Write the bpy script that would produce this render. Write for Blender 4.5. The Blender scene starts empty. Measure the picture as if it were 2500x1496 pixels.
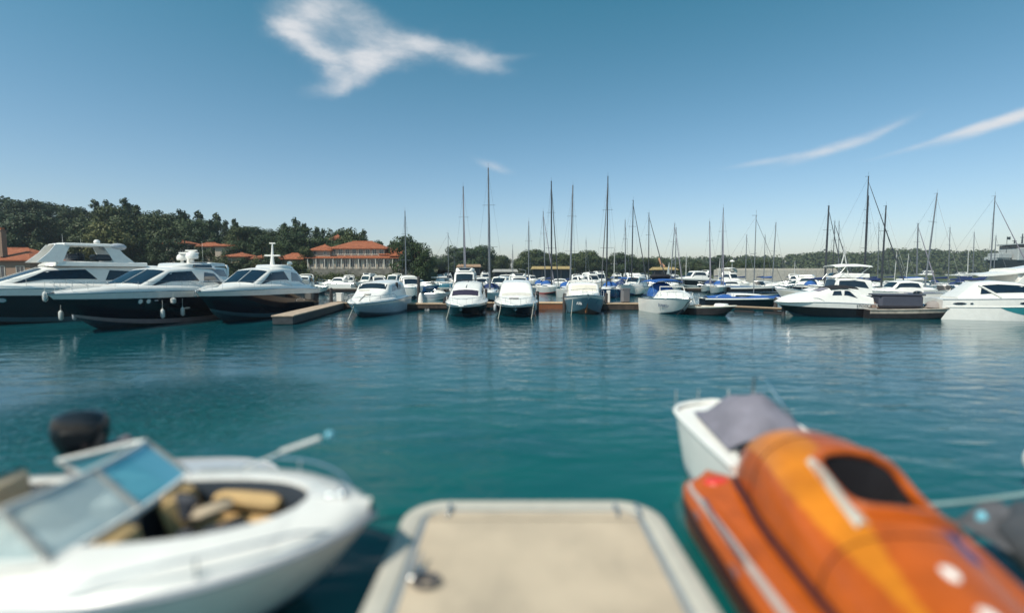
import bpy, math, random
import numpy as np
from mathutils import Vector, Matrix

random.seed(7)
S = bpy.context.scene
C = S.collection
R = math.radians

# ------------------------------------------------------------------ camera
CAM_H = 3.3
F = 1180.0                 # focal length in pixels of the 2500 px wide photograph
PITCH = math.atan((748 - 668) / F)
cd = bpy.data.cameras.new('camera')
cam = bpy.data.objects.new('camera', cd)
C.objects.link(cam)
cam.location = (0, 0, CAM_H)
cam.rotation_euler = (R(90) - PITCH, 0, 0)
cd.sensor_width = 36
cd.lens = 36 * F / 2500
cd.clip_start = 0.05
cd.clip_end = 12000
cd.dof.use_dof = True
cd.dof.focus_distance = 62
cd.dof.aperture_fstop = 0.145
cd.dof.aperture_blades = 0
S.camera = cam
S.render.resolution_x = 1024
S.render.resolution_y = 612

# ------------------------------------------------------------------ light
SUN_AZ = -132.0     # degrees from +Y (view direction), negative = left
SUN_EL = 51.0
sd = bpy.data.lights.new('sun', 'SUN')
sd.energy = 4.95
sd.angle = R(0.53)
sd.color = (1.0, 0.92, 0.80)
sun = bpy.data.objects.new('sun', sd)
C.objects.link(sun)
sv = Vector((math.sin(R(SUN_AZ)) * math.cos(R(SUN_EL)), math.cos(R(SUN_AZ)) * math.cos(R(SUN_EL)), math.sin(R(SUN_EL))))
sun.rotation_euler = sv.to_track_quat('Z', 'Y').to_euler()
sun.location = (-30, 10, 40)

S.view_settings.view_transform = 'Standard'
S.view_settings.look = 'None'
S.view_settings.gamma = 1
S.view_settings.use_curve_mapping = False
S.view_settings.exposure = 0.0


class NT:
    """tiny node-tree helper"""
    def __init__(s, tree):
        s.t = tree
        s.n = tree.nodes
        s.l = tree.links

    def node(s, typ, **kw):
        n = s.n.new(typ)
        for k, v in kw.items():
            setattr(n, k, v)
        return n

    def put(s, sock, v):
        if isinstance(v, bpy.types.NodeSocket):
            s.l.new(v, sock)
        elif v is not None:
            sock.default_value = v

    def math(s, op, a, b=None, c=None, clamp=False):
        n = s.node('ShaderNodeMath', operation=op, use_clamp=clamp)
        s.put(n.inputs[0], a)
        s.put(n.inputs[1], b)
        s.put(n.inputs[2], c)
        return n.outputs[0]

    def mix(s, f, a, b, blend='MIX'):
        n = s.node('ShaderNodeMix', data_type='RGBA', blend_type=blend)
        s.put(n.inputs[0], f)
        s.put(n.inputs[6], a)
        s.put(n.inputs[7], b)
        return n.outputs[2]

    def noise(s, vec, scale, detail=4, rough=0.55, dist=0.0, dim='3D'):
        n = s.node('ShaderNodeTexNoise', noise_dimensions=dim)
        s.put(n.inputs['Vector'], vec)
        n.inputs['Scale'].default_value = scale
        n.inputs['Detail'].default_value = detail
        n.inputs['Roughness'].default_value = rough
        n.inputs['Distortion'].default_value = dist
        return n.outputs['Fac']

    def mapr(s, v, a, b, c, d, smooth=False):
        n = s.node('ShaderNodeMapRange', interpolation_type='SMOOTHSTEP' if smooth else 'LINEAR')
        s.put(n.inputs[0], v)
        for i, q in enumerate((a, b, c, d)):
            s.put(n.inputs[i + 1], q)
        return n.outputs[0]

    def mapping(s, vec, sc=(1, 1, 1), rot=(0, 0, 0), loc=(0, 0, 0)):
        n = s.node('ShaderNodeMapping')
        s.put(n.inputs[0], vec)
        n.inputs['Location'].default_value = loc
        n.inputs['Rotation'].default_value = rot
        n.inputs['Scale'].default_value = sc
        return n.outputs[0]


def rayd(px, py):
    """unit-depth direction through a pixel of the photograph"""
    u = (px - 1250) / F
    v = (748 - py) / F
    return Vector((u, math.cos(PITCH) + v * math.sin(PITCH), -math.sin(PITCH) + v * math.cos(PITCH)))


def G(px, py, z=0.0):
    d = rayd(px, py)
    t = (z - CAM_H) / d.z
    return (d.x * t, d.y * t)


def A(px, py, Y):
    d = rayd(px, py)
    t = Y / d.y
    return (d.x * t, CAM_H + d.z * t)


def azel(px, py):
    d = rayd(px, py).normalized()
    return math.atan2(d.x, d.y), math.asin(d.z)


# world: physical sky, thin clouds placed by compass direction and height
world = bpy.data.worlds.new('World')
S.world = world
world.use_nodes = True
w = NT(world.node_tree)
w.n.clear()
sky = w.node('ShaderNodeTexSky', sky_type='NISHITA')
sky.sun_disc = False
sky.sun_elevation = R(SUN_EL)
sky.sun_rotation = R(SUN_AZ)
sky.altitude = 0
sky.air_density = 1.0
sky.dust_density = 0.9
sky.ozone_density = 2.2
tc = w.node('ShaderNodeTexCoord')
sep = w.node('ShaderNodeSeparateXYZ')
w.put(sep.inputs[0], tc.outputs['Generated'])
az = w.math('ARCTAN2', sep.outputs[0], sep.outputs[1])
el = w.math('ARCSINE', sep.outputs[2])
nv = w.node('ShaderNodeCombineXYZ')
w.put(nv.inputs[0], az)
w.put(nv.inputs[1], el)
warp1 = w.math('MULTIPLY', w.math('SUBTRACT', w.noise(w.mapping(nv.outputs[0], (7, 11, 1)), 1.0, 5, 0.6), 0.5), 0.085)
warp2 = w.math('MULTIPLY', w.math('SUBTRACT', w.noise(w.mapping(nv.outputs[0], (7, 11, 1), loc=(5, 9, 2)), 1.0, 5, 0.6), 0.5), 0.055)
azw = w.math('ADD', az, warp1)
elw = w.math('ADD', el, warp2)
BL = [  # px, py, half length px, half height px, tilt deg, strength
    (760, 25, 90, 50, 20, 0.8), (700, 75, 50, 22, 20, 0.55), (765, 130, 75, 20, -22, 0.8),
    (885, 115, 120, 40, 0, 0.55), (905, 155, 85, 22, 6, 0.85), (830, 205, 85, 20, 15, 0.75),
    (1010, 110, 90, 22, -5, 0.6), (1150, 150, 85, 26, -8, 0.75), (1230, 140, 80, 9, 3, 0.35),
    (890, 40, 110, 34, -20, 0.4), (1070, 65, 90, 14, 35, 0.12), (1225, 100, 60, 12, 10, 0.14),
    (1205, 405, 50, 13, -16, 0.62),
    (1885, 390, 115, 10, 6, 0.6), (2040, 358, 125, 15, 16, 0.75), (2160, 318, 70, 9, 20, 0.3),
    (2280, 342, 125, 9, 12, 0.6), (2420, 306, 100, 14, 16, 0.8), (2560, 264, 100, 15, 16, 0.8),
    (1230, 5, 60, 10, 20, 0.1),
]
acc = None
for (px, py, hl, hh, tilt, st) in BL:
    a0, e0 = azel(px, py)
    k = 1.0 / (F * math.hypot(1, (px - 1250) / F))
    thin = hh < 17
    aa = w.math('ADD', az, w.math('MULTIPLY', warp1, 0.25)) if thin else azw
    ee = w.math('ADD', el, w.math('MULTIPLY', warp2, 0.3)) if thin else elw
    du = w.math('SUBTRACT', aa, a0)
    dv = w.math('SUBTRACT', ee, e0)
    ct, sn = math.cos(R(tilt)), math.sin(R(tilt))
    x = w.math('ADD', w.math('MULTIPLY', du, ct), w.math('MULTIPLY', dv, sn))
    y = w.math('SUBTRACT', w.math('MULTIPLY', dv, ct), w.math('MULTIPLY', du, sn))
    x = w.math('POWER', w.math('ABSOLUTE', w.math('DIVIDE', x, hl * k)), 2.0)
    y = w.math('POWER', w.math('ABSOLUTE', w.math('DIVIDE', y, hh * k)), 2.0)
    g = w.math('MULTIPLY', w.math('EXPONENT', w.math('MULTIPLY', w.math('ADD', x, y), -1.0)), st)
    acc = g if acc is None else w.math('ADD', acc, g)
fine = w.noise(w.mapping(nv.outputs[0], (11, 30, 1), rot=(0, 0, 0.2)), 1.0, 6, 0.6, 0.25)
cl = w.math('MULTIPLY', acc, w.mapr(fine, 0.25, 0.75, 0.55, 1.2))
# the same kind of thin cloud goes on over the part of the sky behind the camera
wisp = w.noise(w.mapping(tc.outputs['Generated'], (1.5, 1.5, 4)), 2.2, 6, 0.6, 0.4)
wisp = w.math('MULTIPLY', w.mapr(wisp, 0.6, 0.85, 0, 0.6), w.mapr(sep.outputs[1], 0.0, -0.25, 0, 1))
cl = w.math('ADD', cl, w.math('MULTIPLY', wisp, w.mapr(sep.outputs[2], 0.05, 0.3, 0, 1)))
cl = w.mapr(cl, 0.07, 1.35, 0, 0.95, True)
tint = w.mix(w.mapr(el, 0.0, 0.50, 0, 1), (1.20, 1.10, 1.13, 1), (0.40, 0.98, 0.88, 1))
skyc = w.mix(1.0, sky.outputs[0], tint, 'MULTIPLY')
skyc = w.mix(cl, skyc, (6.2, 6.3, 6.5, 1))
bg = w.node('ShaderNodeBackground')
w.put(bg.inputs[0], skyc)
bg.inputs[1].default_value = 0.125
out = w.node('ShaderNodeOutputWorld')
w.l.new(bg.outputs[0], out.inputs[0])


# ------------------------------------------------------------------ materials
MATS = {}


def mat(name, col, rough=0.5, metal=0.0, spec=0.5, coat=0.0, var=0.08, vscale=3.0, bump=0.0, bscale=30.0,
        dirt=None, alpha=None, trans=0.0, ior=1.45, stretch=(1, 1, 1)):
    if name in MATS:
        return MATS[name]
    m = bpy.data.materials.new(name)
    m.use_nodes = True
    t = NT(m.node_tree)
    p = t.n['Principled BSDF']
    tcn = t.node('ShaderNodeTexCoord')
    oi = t.node('ShaderNodeObjectInfo')
    vec = t.mapping(tcn.outputs['Object'], stretch)
    off = t.node('ShaderNodeVectorMath', operation='ADD')
    t.put(off.inputs[0], vec)
    cb = t.node('ShaderNodeCombineXYZ')
    t.put(cb.inputs[0], t.math('MULTIPLY', oi.outputs['Random'], 40.0))
    t.put(off.inputs[1], cb.outputs[0])
    vec = off.outputs[0]
    nz = t.noise(vec, vscale, 5, 0.6)
    f = t.mapr(nz, 0.3, 0.7, 1 - var, 1 + var)
    c4 = (col[0], col[1], col[2], 1)
    cc = t.node('ShaderNodeVectorMath', operation='SCALE')
    t.put(cc.inputs[0], c4[:3])
    t.put(cc.inputs[3], f)
    colour = cc.outputs[0]
    if dirt:
        dn = t.noise(vec, dirt[1], 7, 0.7, 0.3)
        colour = t.mix(t.mapr(dn, dirt[2], dirt[2] + 0.22, 0, dirt[3]), colour, (*dirt[0], 1))
    t.put(p.inputs['Base Color'], colour)
    t.put(p.inputs['Roughness'], t.mapr(nz, 0.3, 0.7, max(0.02, rough * 0.85), min(1, rough * 1.2)))
    p.inputs['Metallic'].default_value = metal
    p.inputs['Specular IOR Level'].default_value = spec
    p.inputs['Coat Weight'].default_value = coat
    p.inputs['IOR'].default_value = ior
    p.inputs['Transmission Weight'].default_value = trans
    if alpha is not None:
        p.inputs['Alpha'].default_value = alpha
    if bump:
        bn = t.node('ShaderNodeBump')
        bn.inputs['Strength'].default_value = bump
        bn.inputs['Distance'].default_value = 0.02
        t.put(bn.inputs['Height'], t.noise(vec, bscale, 6, 0.65))
        t.put(p.inputs['Normal'], bn.outputs[0])
    MATS[name] = m
    return m


WHITE = mat('gelcoat_white', (0.80, 0.775, 0.73), 0.22, coat=0.3, var=0.05, dirt=((0.45, 0.43, 0.38), 2.0, 0.58, 0.35))
CREAM = mat('gelcoat_cream', (0.66, 0.61, 0.52), 0.3, coat=0.2, var=0.06, dirt=((0.4, 0.36, 0.3), 2.0, 0.55, 0.3))
GREYW = mat('gelcoat_grey', (0.42, 0.44, 0.47), 0.3, coat=0.2)
NAVY = mat('hull_navy', (0.004, 0.006, 0.013), 0.10, coat=0.2, var=0.2)
BLACK = mat('hull_black', (0.008, 0.008, 0.010), 0.2, coat=0.3, var=0.2)
BLUEH = mat('hull_blue', (0.015, 0.07, 0.20), 0.15, coat=0.4)
AQUA = mat('hull_aqua', (0.16, 0.42, 0.52), 0.22, coat=0.4)
LBLUE = mat('hull_pale_blue', (0.45, 0.58, 0.66), 0.22, coat=0.4)
ANTIF = mat('antifouling', (0.02, 0.05, 0.07), 0.6, var=0.3, vscale=6)
ANTIR = mat('antifouling_red', (0.16, 0.03, 0.02), 0.6, var=0.3, vscale=6)
GREYB = mat('boot_stripe_grey', (0.30, 0.24, 0.24), 0.4)
TEALB = mat('boot_stripe_teal', (0.03, 0.22, 0.25), 0.35)
DGLASS = mat('tinted_glass', (0.010, 0.016, 0.026), 0.04, spec=0.8, coat=0.5, var=0.3)
BGLASS = mat('blue_tinted_glass', (0.006, 0.016, 0.032), 0.06, spec=0.45, coat=0.0, var=0.3)
STEEL = mat('stainless_steel', (0.62, 0.63, 0.64), 0.22, metal=1.0)
ALU = mat('mast_aluminium', (0.20, 0.21, 0.23), 0.45, metal=0.5, var=0.15)
ALUD = mat('mast_dark', (0.045, 0.05, 0.06), 0.5, metal=0.2, var=0.2)
ALUL = mat('mast_white', (0.55, 0.55, 0.53), 0.4, var=0.1)
WIRE = mat('rigging_wire', (0.10, 0.11, 0.12), 0.4, metal=0.6)
RUBBER = mat('rubber_black', (0.02, 0.02, 0.022), 0.6)
FENDER = mat('fender_white', (0.55, 0.55, 0.52), 0.35, dirt=((0.3, 0.28, 0.22), 5, 0.55, 0.5))
TEAK = mat('teak_deck', (0.33, 0.20, 0.11), 0.6, var=0.2, vscale=8, stretch=(1, 14, 1), bump=0.2)
NAVYC = mat('canvas_navy', (0.012, 0.03, 0.11), 0.85, bump=0.4, bscale=9, var=0.2)
BLUEC = mat('canvas_blue', (0.02, 0.09, 0.30), 0.85, bump=0.4, bscale=9, var=0.2)
BLACKC = mat('canvas_black', (0.014, 0.014, 0.018), 0.85, bump=0.4, bscale=9)
GREYC = mat('canvas_grey', (0.19, 0.18, 0.22), 0.85, bump=0.5, bscale=7, var=0.2)
PALEC = mat('canvas_pale', (0.56, 0.53, 0.47), 0.85, bump=0.4, bscale=9, var=0.12)
WHITEC = mat('canvas_white', (0.74, 0.73, 0.70), 0.85, bump=0.3, bscale=8, var=0.08)
CUSH = mat('cushion_tan', (0.50, 0.33, 0.15), 0.65, bump=0.2, bscale=12, var=0.12)
CUSHB = mat('cushion_beige', (0.60, 0.46, 0.32), 0.65, bump=0.2, bscale=12, var=0.1)
INTER = mat('interior_dark', (0.03, 0.04, 0.055), 0.5)
WOOD = mat('dock_wood', (0.36, 0.26, 0.17), 0.75, var=0.3, vscale=4, stretch=(9, 1, 1), bump=0.4)
WOODT = mat('dock_wood_tan', (0.52, 0.36, 0.22), 0.7, var=0.2, vscale=4, stretch=(1, 9, 1), bump=0.3)
WOODD = mat('dock_wood_wet', (0.05, 0.035, 0.028), 0.7, var=0.5, vscale=4, stretch=(1, 1, 0.2), bump=0.5)
WOODR = mat('dock_wood_red', (0.20, 0.075, 0.035), 0.7, var=0.4, vscale=5, stretch=(6, 6, 0.4), bump=0.4)
PILE = mat('pile_wood', (0.05, 0.045, 0.045), 0.8, var=0.5, vscale=5, bump=0.5)
CONC = mat('concrete', (0.46, 0.42, 0.36), 0.9, var=0.2, vscale=0.6, bump=0.5, bscale=4, dirt=((0.12, 0.12, 0.11), 0.6, 0.5, 0.5))
STONE = mat('quay_stone', (0.16, 0.15, 0.13), 0.9, var=0.4, vscale=0.9, bump=0.8, bscale=3)
SIGNR = mat('paint_red', (0.45, 0.03, 0.02), 0.4)


# ------------------------------------------------------------------ mesh builder
class MB:
    def __init__(s):
        s.v = []
        s.f = []
        s.m = []

    def add(s, vs, fs, mi=0):
        o = len(s.v)
        s.v.extend([tuple(v) for v in vs])
        for f in fs:
            s.f.append(tuple(i + o for i in f))
            s.m.append(mi)
        return s

    def box(s, c, d, mi=0, rz=0.0, bev=0.0, rx=0.0, ry=0.0):
        hx, hy, hz = d[0] / 2, d[1] / 2, d[2] / 2
        if bev <= 0:
            vs = [(x, y, z) for z in (-hz, hz) for y in (-hy, hy) for x in (-hx, hx)]
            fs = [(0, 2, 3, 1), (4, 5, 7, 6), (0, 1, 5, 4), (2, 6, 7, 3), (0, 4, 6, 2), (1, 3, 7, 5)]
        else:
            b = min(bev, hx * .9, hy * .9, hz * .9)
            rings = []
            for z, i in ((-hz, b), (-hz + b, 0), (hz - b, 0), (hz, b)):
                x, y = hx - i, hy - i
                k = b if i == 0 else b * 0.4
                rings.append([(-x + k, -y, z), (x - k, -y, z), (x, -y + k, z), (x, y - k, z), (x - k, y, z), (-x + k, y, z), (-x, y - k, z), (-x, -y + k, z)])
            vs = [p for r in rings for p in r]
            fs = []
            for r in range(3):
                for i in range(8):
                    j = (i + 1) % 8
                    fs.append((r * 8 + i, r * 8 + j, r * 8 + 8 + j, r * 8 + 8 + i))
            fs.append(tuple(reversed(range(8))))
            fs.append(tuple(range(24, 32)))
        M = Matrix.Translation(c) @ Matrix.Rotation(rz, 4, 'Z') @ Matrix.Rotation(ry, 4, 'Y') @ Matrix.Rotation(rx, 4, 'X')
        return s.add([M @ Vector(v) for v in vs], fs, mi)

    def tube(s, pts, r, n=8, mi=0, cap=True):
        """tube through points; r is a radius or a list"""
        pts = [Vector(p) for p in pts]
        rs = r if isinstance(r, (list, tuple)) else [r] * len(pts)
        vs = []
        up = None
        for i, p in enumerate(pts):
            a = pts[max(i - 1, 0)]
            b = pts[min(i + 1, len(pts) - 1)]
            d = (b - a).normalized()
            if up is None:
                up = Vector((0, 0, 1)) if abs(d.z) < 0.9 else Vector((1, 0, 0))
            x = d.cross(up).normalized()
            y = x.cross(d).normalized()
            up = y
            for k in range(n):
                t = 2 * math.pi * k / n
                vs.append(p + (x * math.cos(t) + y * math.sin(t)) * rs[i])
        fs = []
        for i in range(len(pts) - 1):
            for k in range(n):
                j = (k + 1) % n
                fs.append((i * n + k, i * n + j, i * n + n + j, i * n + n + k))
        if cap:
            fs.append(tuple(reversed(range(n))))
            fs.append(tuple(range(len(vs) - n, len(vs))))
        return s.add(vs, fs, mi)

    def grid(s, P, mi=0, flip=False, closeu=False):
        """P[i][j] grid of points"""
        ni, nj = len(P), len(P[0])
        vs = [p for r in P for p in r]
        fs = []
        for i in range(ni - 1):
            for j in range(nj - (0 if closeu else 1)):
                k = (j + 1) % nj
                q = (i * nj + j, i * nj + k, (i + 1) * nj + k, (i + 1) * nj + j)
                fs.append(q[::-1] if flip else q)
        return s.add(vs, fs, mi)

    def ell(s, c, r, nu=14, nv=8, mi=0, z0=-1.0, rz=0.0):
        """ellipsoid, optionally cut below z0 (unit sphere height)"""
        P = []
        e0 = math.asin(max(-1, z0))
        cz, sz = math.cos(rz), math.sin(rz)
        for i in range(nv + 1):
            e = e0 + (math.pi / 2 - e0) * i / nv
            row = []
            for j in range(nu):
                t = 2 * math.pi * j / nu
                x, y = r[0] * math.cos(e) * math.cos(t), r[1] * math.cos(e) * math.sin(t)
                row.append((c[0] + x * cz - y * sz, c[1] + x * sz + y * cz, c[2] + r[2] * math.sin(e)))
            P.append(row)
        return s.grid(P, mi, closeu=True)

    def prism(s, poly, z0, z1, mi=0, mtop=None):
        n = len(poly)
        vs = [(x, y, z0) for x, y in poly] + [(x, y, z1) for x, y in poly]
        s.add(vs, [(i, (i + 1) % n, n + (i + 1) % n, n + i) for i in range(n)], mi)
        s.add(vs, [tuple(reversed(range(n)))], mi)
        s.add(vs, [tuple(range(n, 2 * n))], mi if mtop is None else mtop)
        return s

    def mesh(s, name, mats, smooth=True, angle=38):
        me = bpy.data.meshes.new(name)
        me.from_pydata(s.v, [], s.f)
        for m in mats:
            me.materials.append(m)
        if len(mats) > 1:
            me.polygons.foreach_set('material_index', s.m)
        if smooth:
            me.polygons.foreach_set('use_smooth', [True] * len(me.polygons))
            try:
                me.set_sharp_from_angle(angle=R(angle))
            except Exception:
                pass
        me.update()
        return me

    def build(s, name, mats, parent=None, smooth=True, angle=38):
        if not isinstance(mats, (list, tuple)):
            mats = [mats]
        o = bpy.data.objects.new(name, s.mesh(name, mats, smooth, angle))
        C.objects.link(o)
        if parent is not None:
            o.parent = parent
        return o


def place(me, name, parent=None, loc=(0, 0, 0), rz=0, sc=None):
    o = bpy.data.objects.new(name, me)
    C.objects.link(o)
    o.location = loc
    o.rotation_euler = (0, 0, rz)
    if sc is not None:
        o.scale = sc
    if parent is not None:
        o.parent = parent
    return o


def tag(o, label, cat, group=None):
    o['label'] = label
    o['category'] = cat
    if group:
        o['group'] = group
    return o


def thing(name, label, cat, loc=(0, 0, 0), rz=0.0, group=None, tilt=(0, 0)):
    o = bpy.data.objects.new(name, None)
    C.objects.link(o)
    o.empty_display_size = 0.5
    o.location = loc
    o.rotation_euler = (tilt[0], tilt[1], rz)
    return tag(o, label, cat, group)


def lerp(a, b, t):
    return a + (b - a) * t


def smooth01(t):
    t = max(0.0, min(1.0, t))
    return t * t * (3 - 2 * t)


# ------------------------------------------------------------------ boats
class Hull:
    """x forward, y to port, z up, origin on the waterline amidships"""
    def __init__(s, L, B, fb, fs, rake=0.9, p=2.4, tw=0.88, draft=0.45, sp=1.6, flare=0.5, hump=0.0, full=0.42):
        s.L, s.B, s.fb, s.fs, s.rake, s.p, s.tw, s.draft, s.sp, s.flare, s.hump, s.full = L, B, fb, fs, rake, p, tw, draft, sp, flare, hump, full

    def half(s, t):
        k = s.full
        if t < k:
            return s.B / 2 * lerp(s.tw, 1, smooth01(t / k))
        return s.B / 2 * max(0.0, 1 - ((t - k) / (1 - k)) ** s.p) ** 0.85

    def sheer(s, t):
        return s.fs + (s.fb - s.fs) * t ** s.sp + s.hump * math.sin(math.pi * t)

    def pt(s, t, f, side=1):
        """f: 0 at chine, 1 at sheer"""
        zc = -0.06 + 0.42 * s.fb * t ** 4
        z = lerp(zc, s.sheer(t), f)
        fl = 0.07 + s.flare * t ** 2.2
        h = s.half(t) * (1 - fl * (1 - f) ** 1.25)
        x = -s.L / 2 + s.L * t - s.rake * (1 - f) * t ** 3
        return Vector((x, side * h, z))

    def keel(s, t):
        zc = -0.06 + 0.42 * s.fb * t ** 4
        return Vector((-s.L / 2 + s.L * t - s.rake * 1.12 * t ** 3, 0, min(zc - 0.02, -s.draft * (1 - t ** 5) + (zc - 0.02) * t ** 5)))

    def x2t(s, x):
        return (x + s.L / 2) / s.L

    def build(s, root, side, band=None, boot=None, bottom=None, deck=None, nt=18, bandf=0.8, rub=None, rubr=0.035, coam=0.0, deckdrop=0.04):
        fr = [0, 0.07, 0.14, 0.3, 0.5, bandf, 0.9 if bandf < 0.88 else (bandf + 1) / 2, 1.0]
        mi = [1, 1, 2, 2, 2, 3, 3]
        b = MB()
        P = []
        for i in range(nt + 1):
            t = i / nt
            t = t if t < 0.5 else 0.5 + 0.5 * (1 - (1 - (t - 0.5) * 2) ** 1.35)
            row = [s.pt(t, f, 1) for f in fr[::-1]] + [s.keel(t)] + [s.pt(t, f, -1) for f in fr]
            P.append(row)
        bands = [mi[k] for k in range(6, -1, -1)] + [0, 0] + mi
        nj = len(P[0])
        o = len(b.v)
        b.v.extend([tuple(p) for r in P for p in r])
        for i in range(nt):
            for j in range(nj - 1):
                b.f.append((i * nj + j, i * nj + j + 1, (i + 1) * nj + j + 1, (i + 1) * nj + j))
                b.m.append(bands[j])
        b.f.append(tuple(reversed(range(nj))))
        b.m.append(2)
        bottom = bottom or ANTIF
        hull = b.build('hull', [bottom, boot or side, side, band or side], root)
        # deck
        d = MB()
        D = []
        for i in range(nt + 1):
            t = i / nt * 0.995
            e = s.pt(t, 1, 1)
            hh = max(0.0, e.y - 0.03)
            row = []
            for k in range(9):
                q = -1 + 2 * k / 8
                row.append((e.x - 0.03 * t, hh * q, e.z - deckdrop + 0.05 * (1 - q * q) * s.B / 3))
            D.append(row)
        d.grid(D, 0, flip=True)
        d.build('deck', [deck or WHITE], root)
        if rub:
            r = MB()
            pts = [s.pt(min(1, i / nt), 1, 1) + Vector((0, 0.0, 0)) for i in range(nt + 1)]
            pts += [s.pt(1 - i / nt, 1, -1) for i in range(1, nt + 1)]
            r.tube(pts, rubr, 6)
            r.build('rub_rail', [rub], root)
        return hull

    def rail(s, root, t0=0.35, t1=0.985, h=0.55, r=0.016, inset=0.08, posts=7, mid=False, name='bow_rail', rise=0.0):
        b = MB()
        top = []
        n = 14
        for sg in (1, -1):
            line = []
            for i in range(n + 1):
                t = lerp(t0, t1, i / n)
                e = s.pt(t, 1, 1)
                y = max(0.0, e.y - inset)
                line.append(Vector((e.x - 0.05, sg * y, e.z + h * min(1, (i + 0.6) / 2.2) + rise * i / n)))
            top.append(line)
            for k in range(posts):
                i = int(round(k * n / (posts - 1) * 0.96)) if posts > 1 else 0
                p = line[i]
                e = s.pt(lerp(t0, t1, i / n), 1, 1)
                b.tube([(p.x + 0.02, p.y, e.z - 0.02), p], r * 0.85, 5)
        b.tube(top[0] + top[1][::-1], r, 6)
        if mid:
            m = [Vector((p.x, p.y, p.z - h * 0.45)) for p in top[0][2:] + top[1][::-1][:-2]]
            b.tube(m, r * 0.7, 5)
        return b.build(name, [STEEL], root)

    def porthole(s, root, t, f, side=1, rx=0.16, rz=0.1, m=None, name='porthole'):
        p = s.pt(t, f, side)
        a = s.pt(t + 0.02, f, side) - p
        c = s.pt(t, f + 0.05, side) - p
        n = a.cross(c).normalized() * side
        if n.y * side < 0:
            n = -n
        u = a.normalized()
        v = n.cross(u).normalized()
        b = MB()
        N = 14
        ring0 = [p + u * rx * math.cos(2 * math.pi * k / N) + v * rz * math.sin(2 * math.pi * k / N) - n * 0.01 for k in range(N)]
        ring1 = [q + n * 0.03 for q in ring0]
        ring2 = [p + (q - p) * 0.82 + n * 0.006 for q in ring1]
        b.grid([ring0, ring1, ring2], 0, closeu=True)
        b.add(ring2, [tuple(range(N))], 1)
        return b.build(name, [STEEL, m or DGLASS], root)


class House:
    """superstructure lofted over stations (x, half width at foot, foot z, half width at shoulder, shoulder z, crown)"""
    def __init__(s, st):
        s.st = sorted(st, key=lambda q: q[0])

    def sec(s, x):
        st = s.st
        if x <= st[0][0]:
            return st[0]
        for a, b in zip(st, st[1:]):
            if x <= b[0]:
                t = (x - a[0]) / (b[0] - a[0])
                return tuple(lerp(p, q, t) for p, q in zip(a, b))
        return st[-1]

    def raw(s, q, a):
        sg = 1 if a >= 0 else -1
        a = min(1.0, abs(a))
        _, hb, zb, ht, zt, cr = q
        if a >= 0.5:
            k = (1 - a) / 0.5
            return Vector((q[0], sg * lerp(hb, ht, k), lerp(zb, zt, k)))
        k = a / 0.5
        return Vector((q[0], sg * ht * k, zt + cr * (1 - k * k)))

    def pt(s, x, a, w=0.085):
        q = s.sec(x)
        q = (x,) + tuple(q[1:])
        r = Vector((0, 0, 0))
        for d, wt in ((-w, 0.25), (0, 0.5), (w, 0.25)):
            aa = a + d if a >= 0 else a - d
            if abs(a) > 1 - w:
                aa = a
            r += s.raw(q, aa) * wt
        return r

    def build(s, root, m, name='cabin', sub=3, m2=None):
        xs = []
        for a, b in zip(s.st, s.st[1:]):
            for i in range(sub):
                xs.append(lerp(a[0], b[0], i / sub))
        xs.append(s.st[-1][0])
        av = [1, 0.9, 0.78, 0.66, 0.58, 0.54, 0.5, 0.46, 0.42, 0.34, 0.2, 0]
        av = av + [-a for a in av[-2::-1]]
        P = [[s.pt(x, a) for a in av] for x in xs]
        b = MB()
        b.grid(P, 0, flip=False)
        n = len(av)
        b.add(P[0], [tuple(range(n))[::-1]], 0)
        b.add(P[-1], [tuple(range(n))], 0)
        return b.build(name, [m], root)

    def nrm(s, x, a):
        e = 0.01
        u = s.pt(x + e, a) - s.pt(x - e, a)
        v = s.pt(x, a + e) - s.pt(x, a - e)
        n = u.cross(v)
        if n.length < 1e-9:
            return Vector((0, 0, 1))
        n.normalize()
        q = s.sec(x)
        c = Vector((x, 0, (q[2] + q[4]) / 2 - 0.3))
        if n.dot(s.pt(x, a) - c) < 0:
            n = -n
        return n

    def patch(s, root, c, m, name='side_window', off=0.014, nu=10, nv=4, rim=None):
        """c: four (x, a) corners in order; a in -1..1"""
        P, Q = [], []
        for i in range(nu + 1):
            u = i / nu
            r1, r2 = [], []
            for j in range(nv + 1):
                v = j / nv
                x = lerp(lerp(c[0][0], c[1][0], u), lerp(c[3][0], c[2][0], u), v)
                a = lerp(lerp(c[0][1], c[1][1], u), lerp(c[3][1], c[2][1], u), v)
                p = s.pt(x, a)
                n = s.nrm(x, a)
                r1.append(p + n * off)
                r2.append(p - n * 0.02)
            P.append(r1)
            Q.append(r2)
        b = MB()
        b.grid(P, 0)
        edge = [(i, 0) for i in range(nu + 1)] + [(nu, j) for j in range(1, nv + 1)] + [(i, nv) for i in range(nu - 1, -1, -1)] + [(0, j) for j in range(nv - 1, 0, -1)]
        b.grid([[P[i][j] for i, j in edge], [Q[i][j] for i, j in edge]], 0, closeu=True)
        o = b.build(name, [m], root)
        if rim:
            r = MB()
            pts = [P[i][j] for i, j in edge]
            r.tube(pts + [pts[0]], 0.02, 4)
            r.build('frame', [rim], o)
        return o


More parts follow.
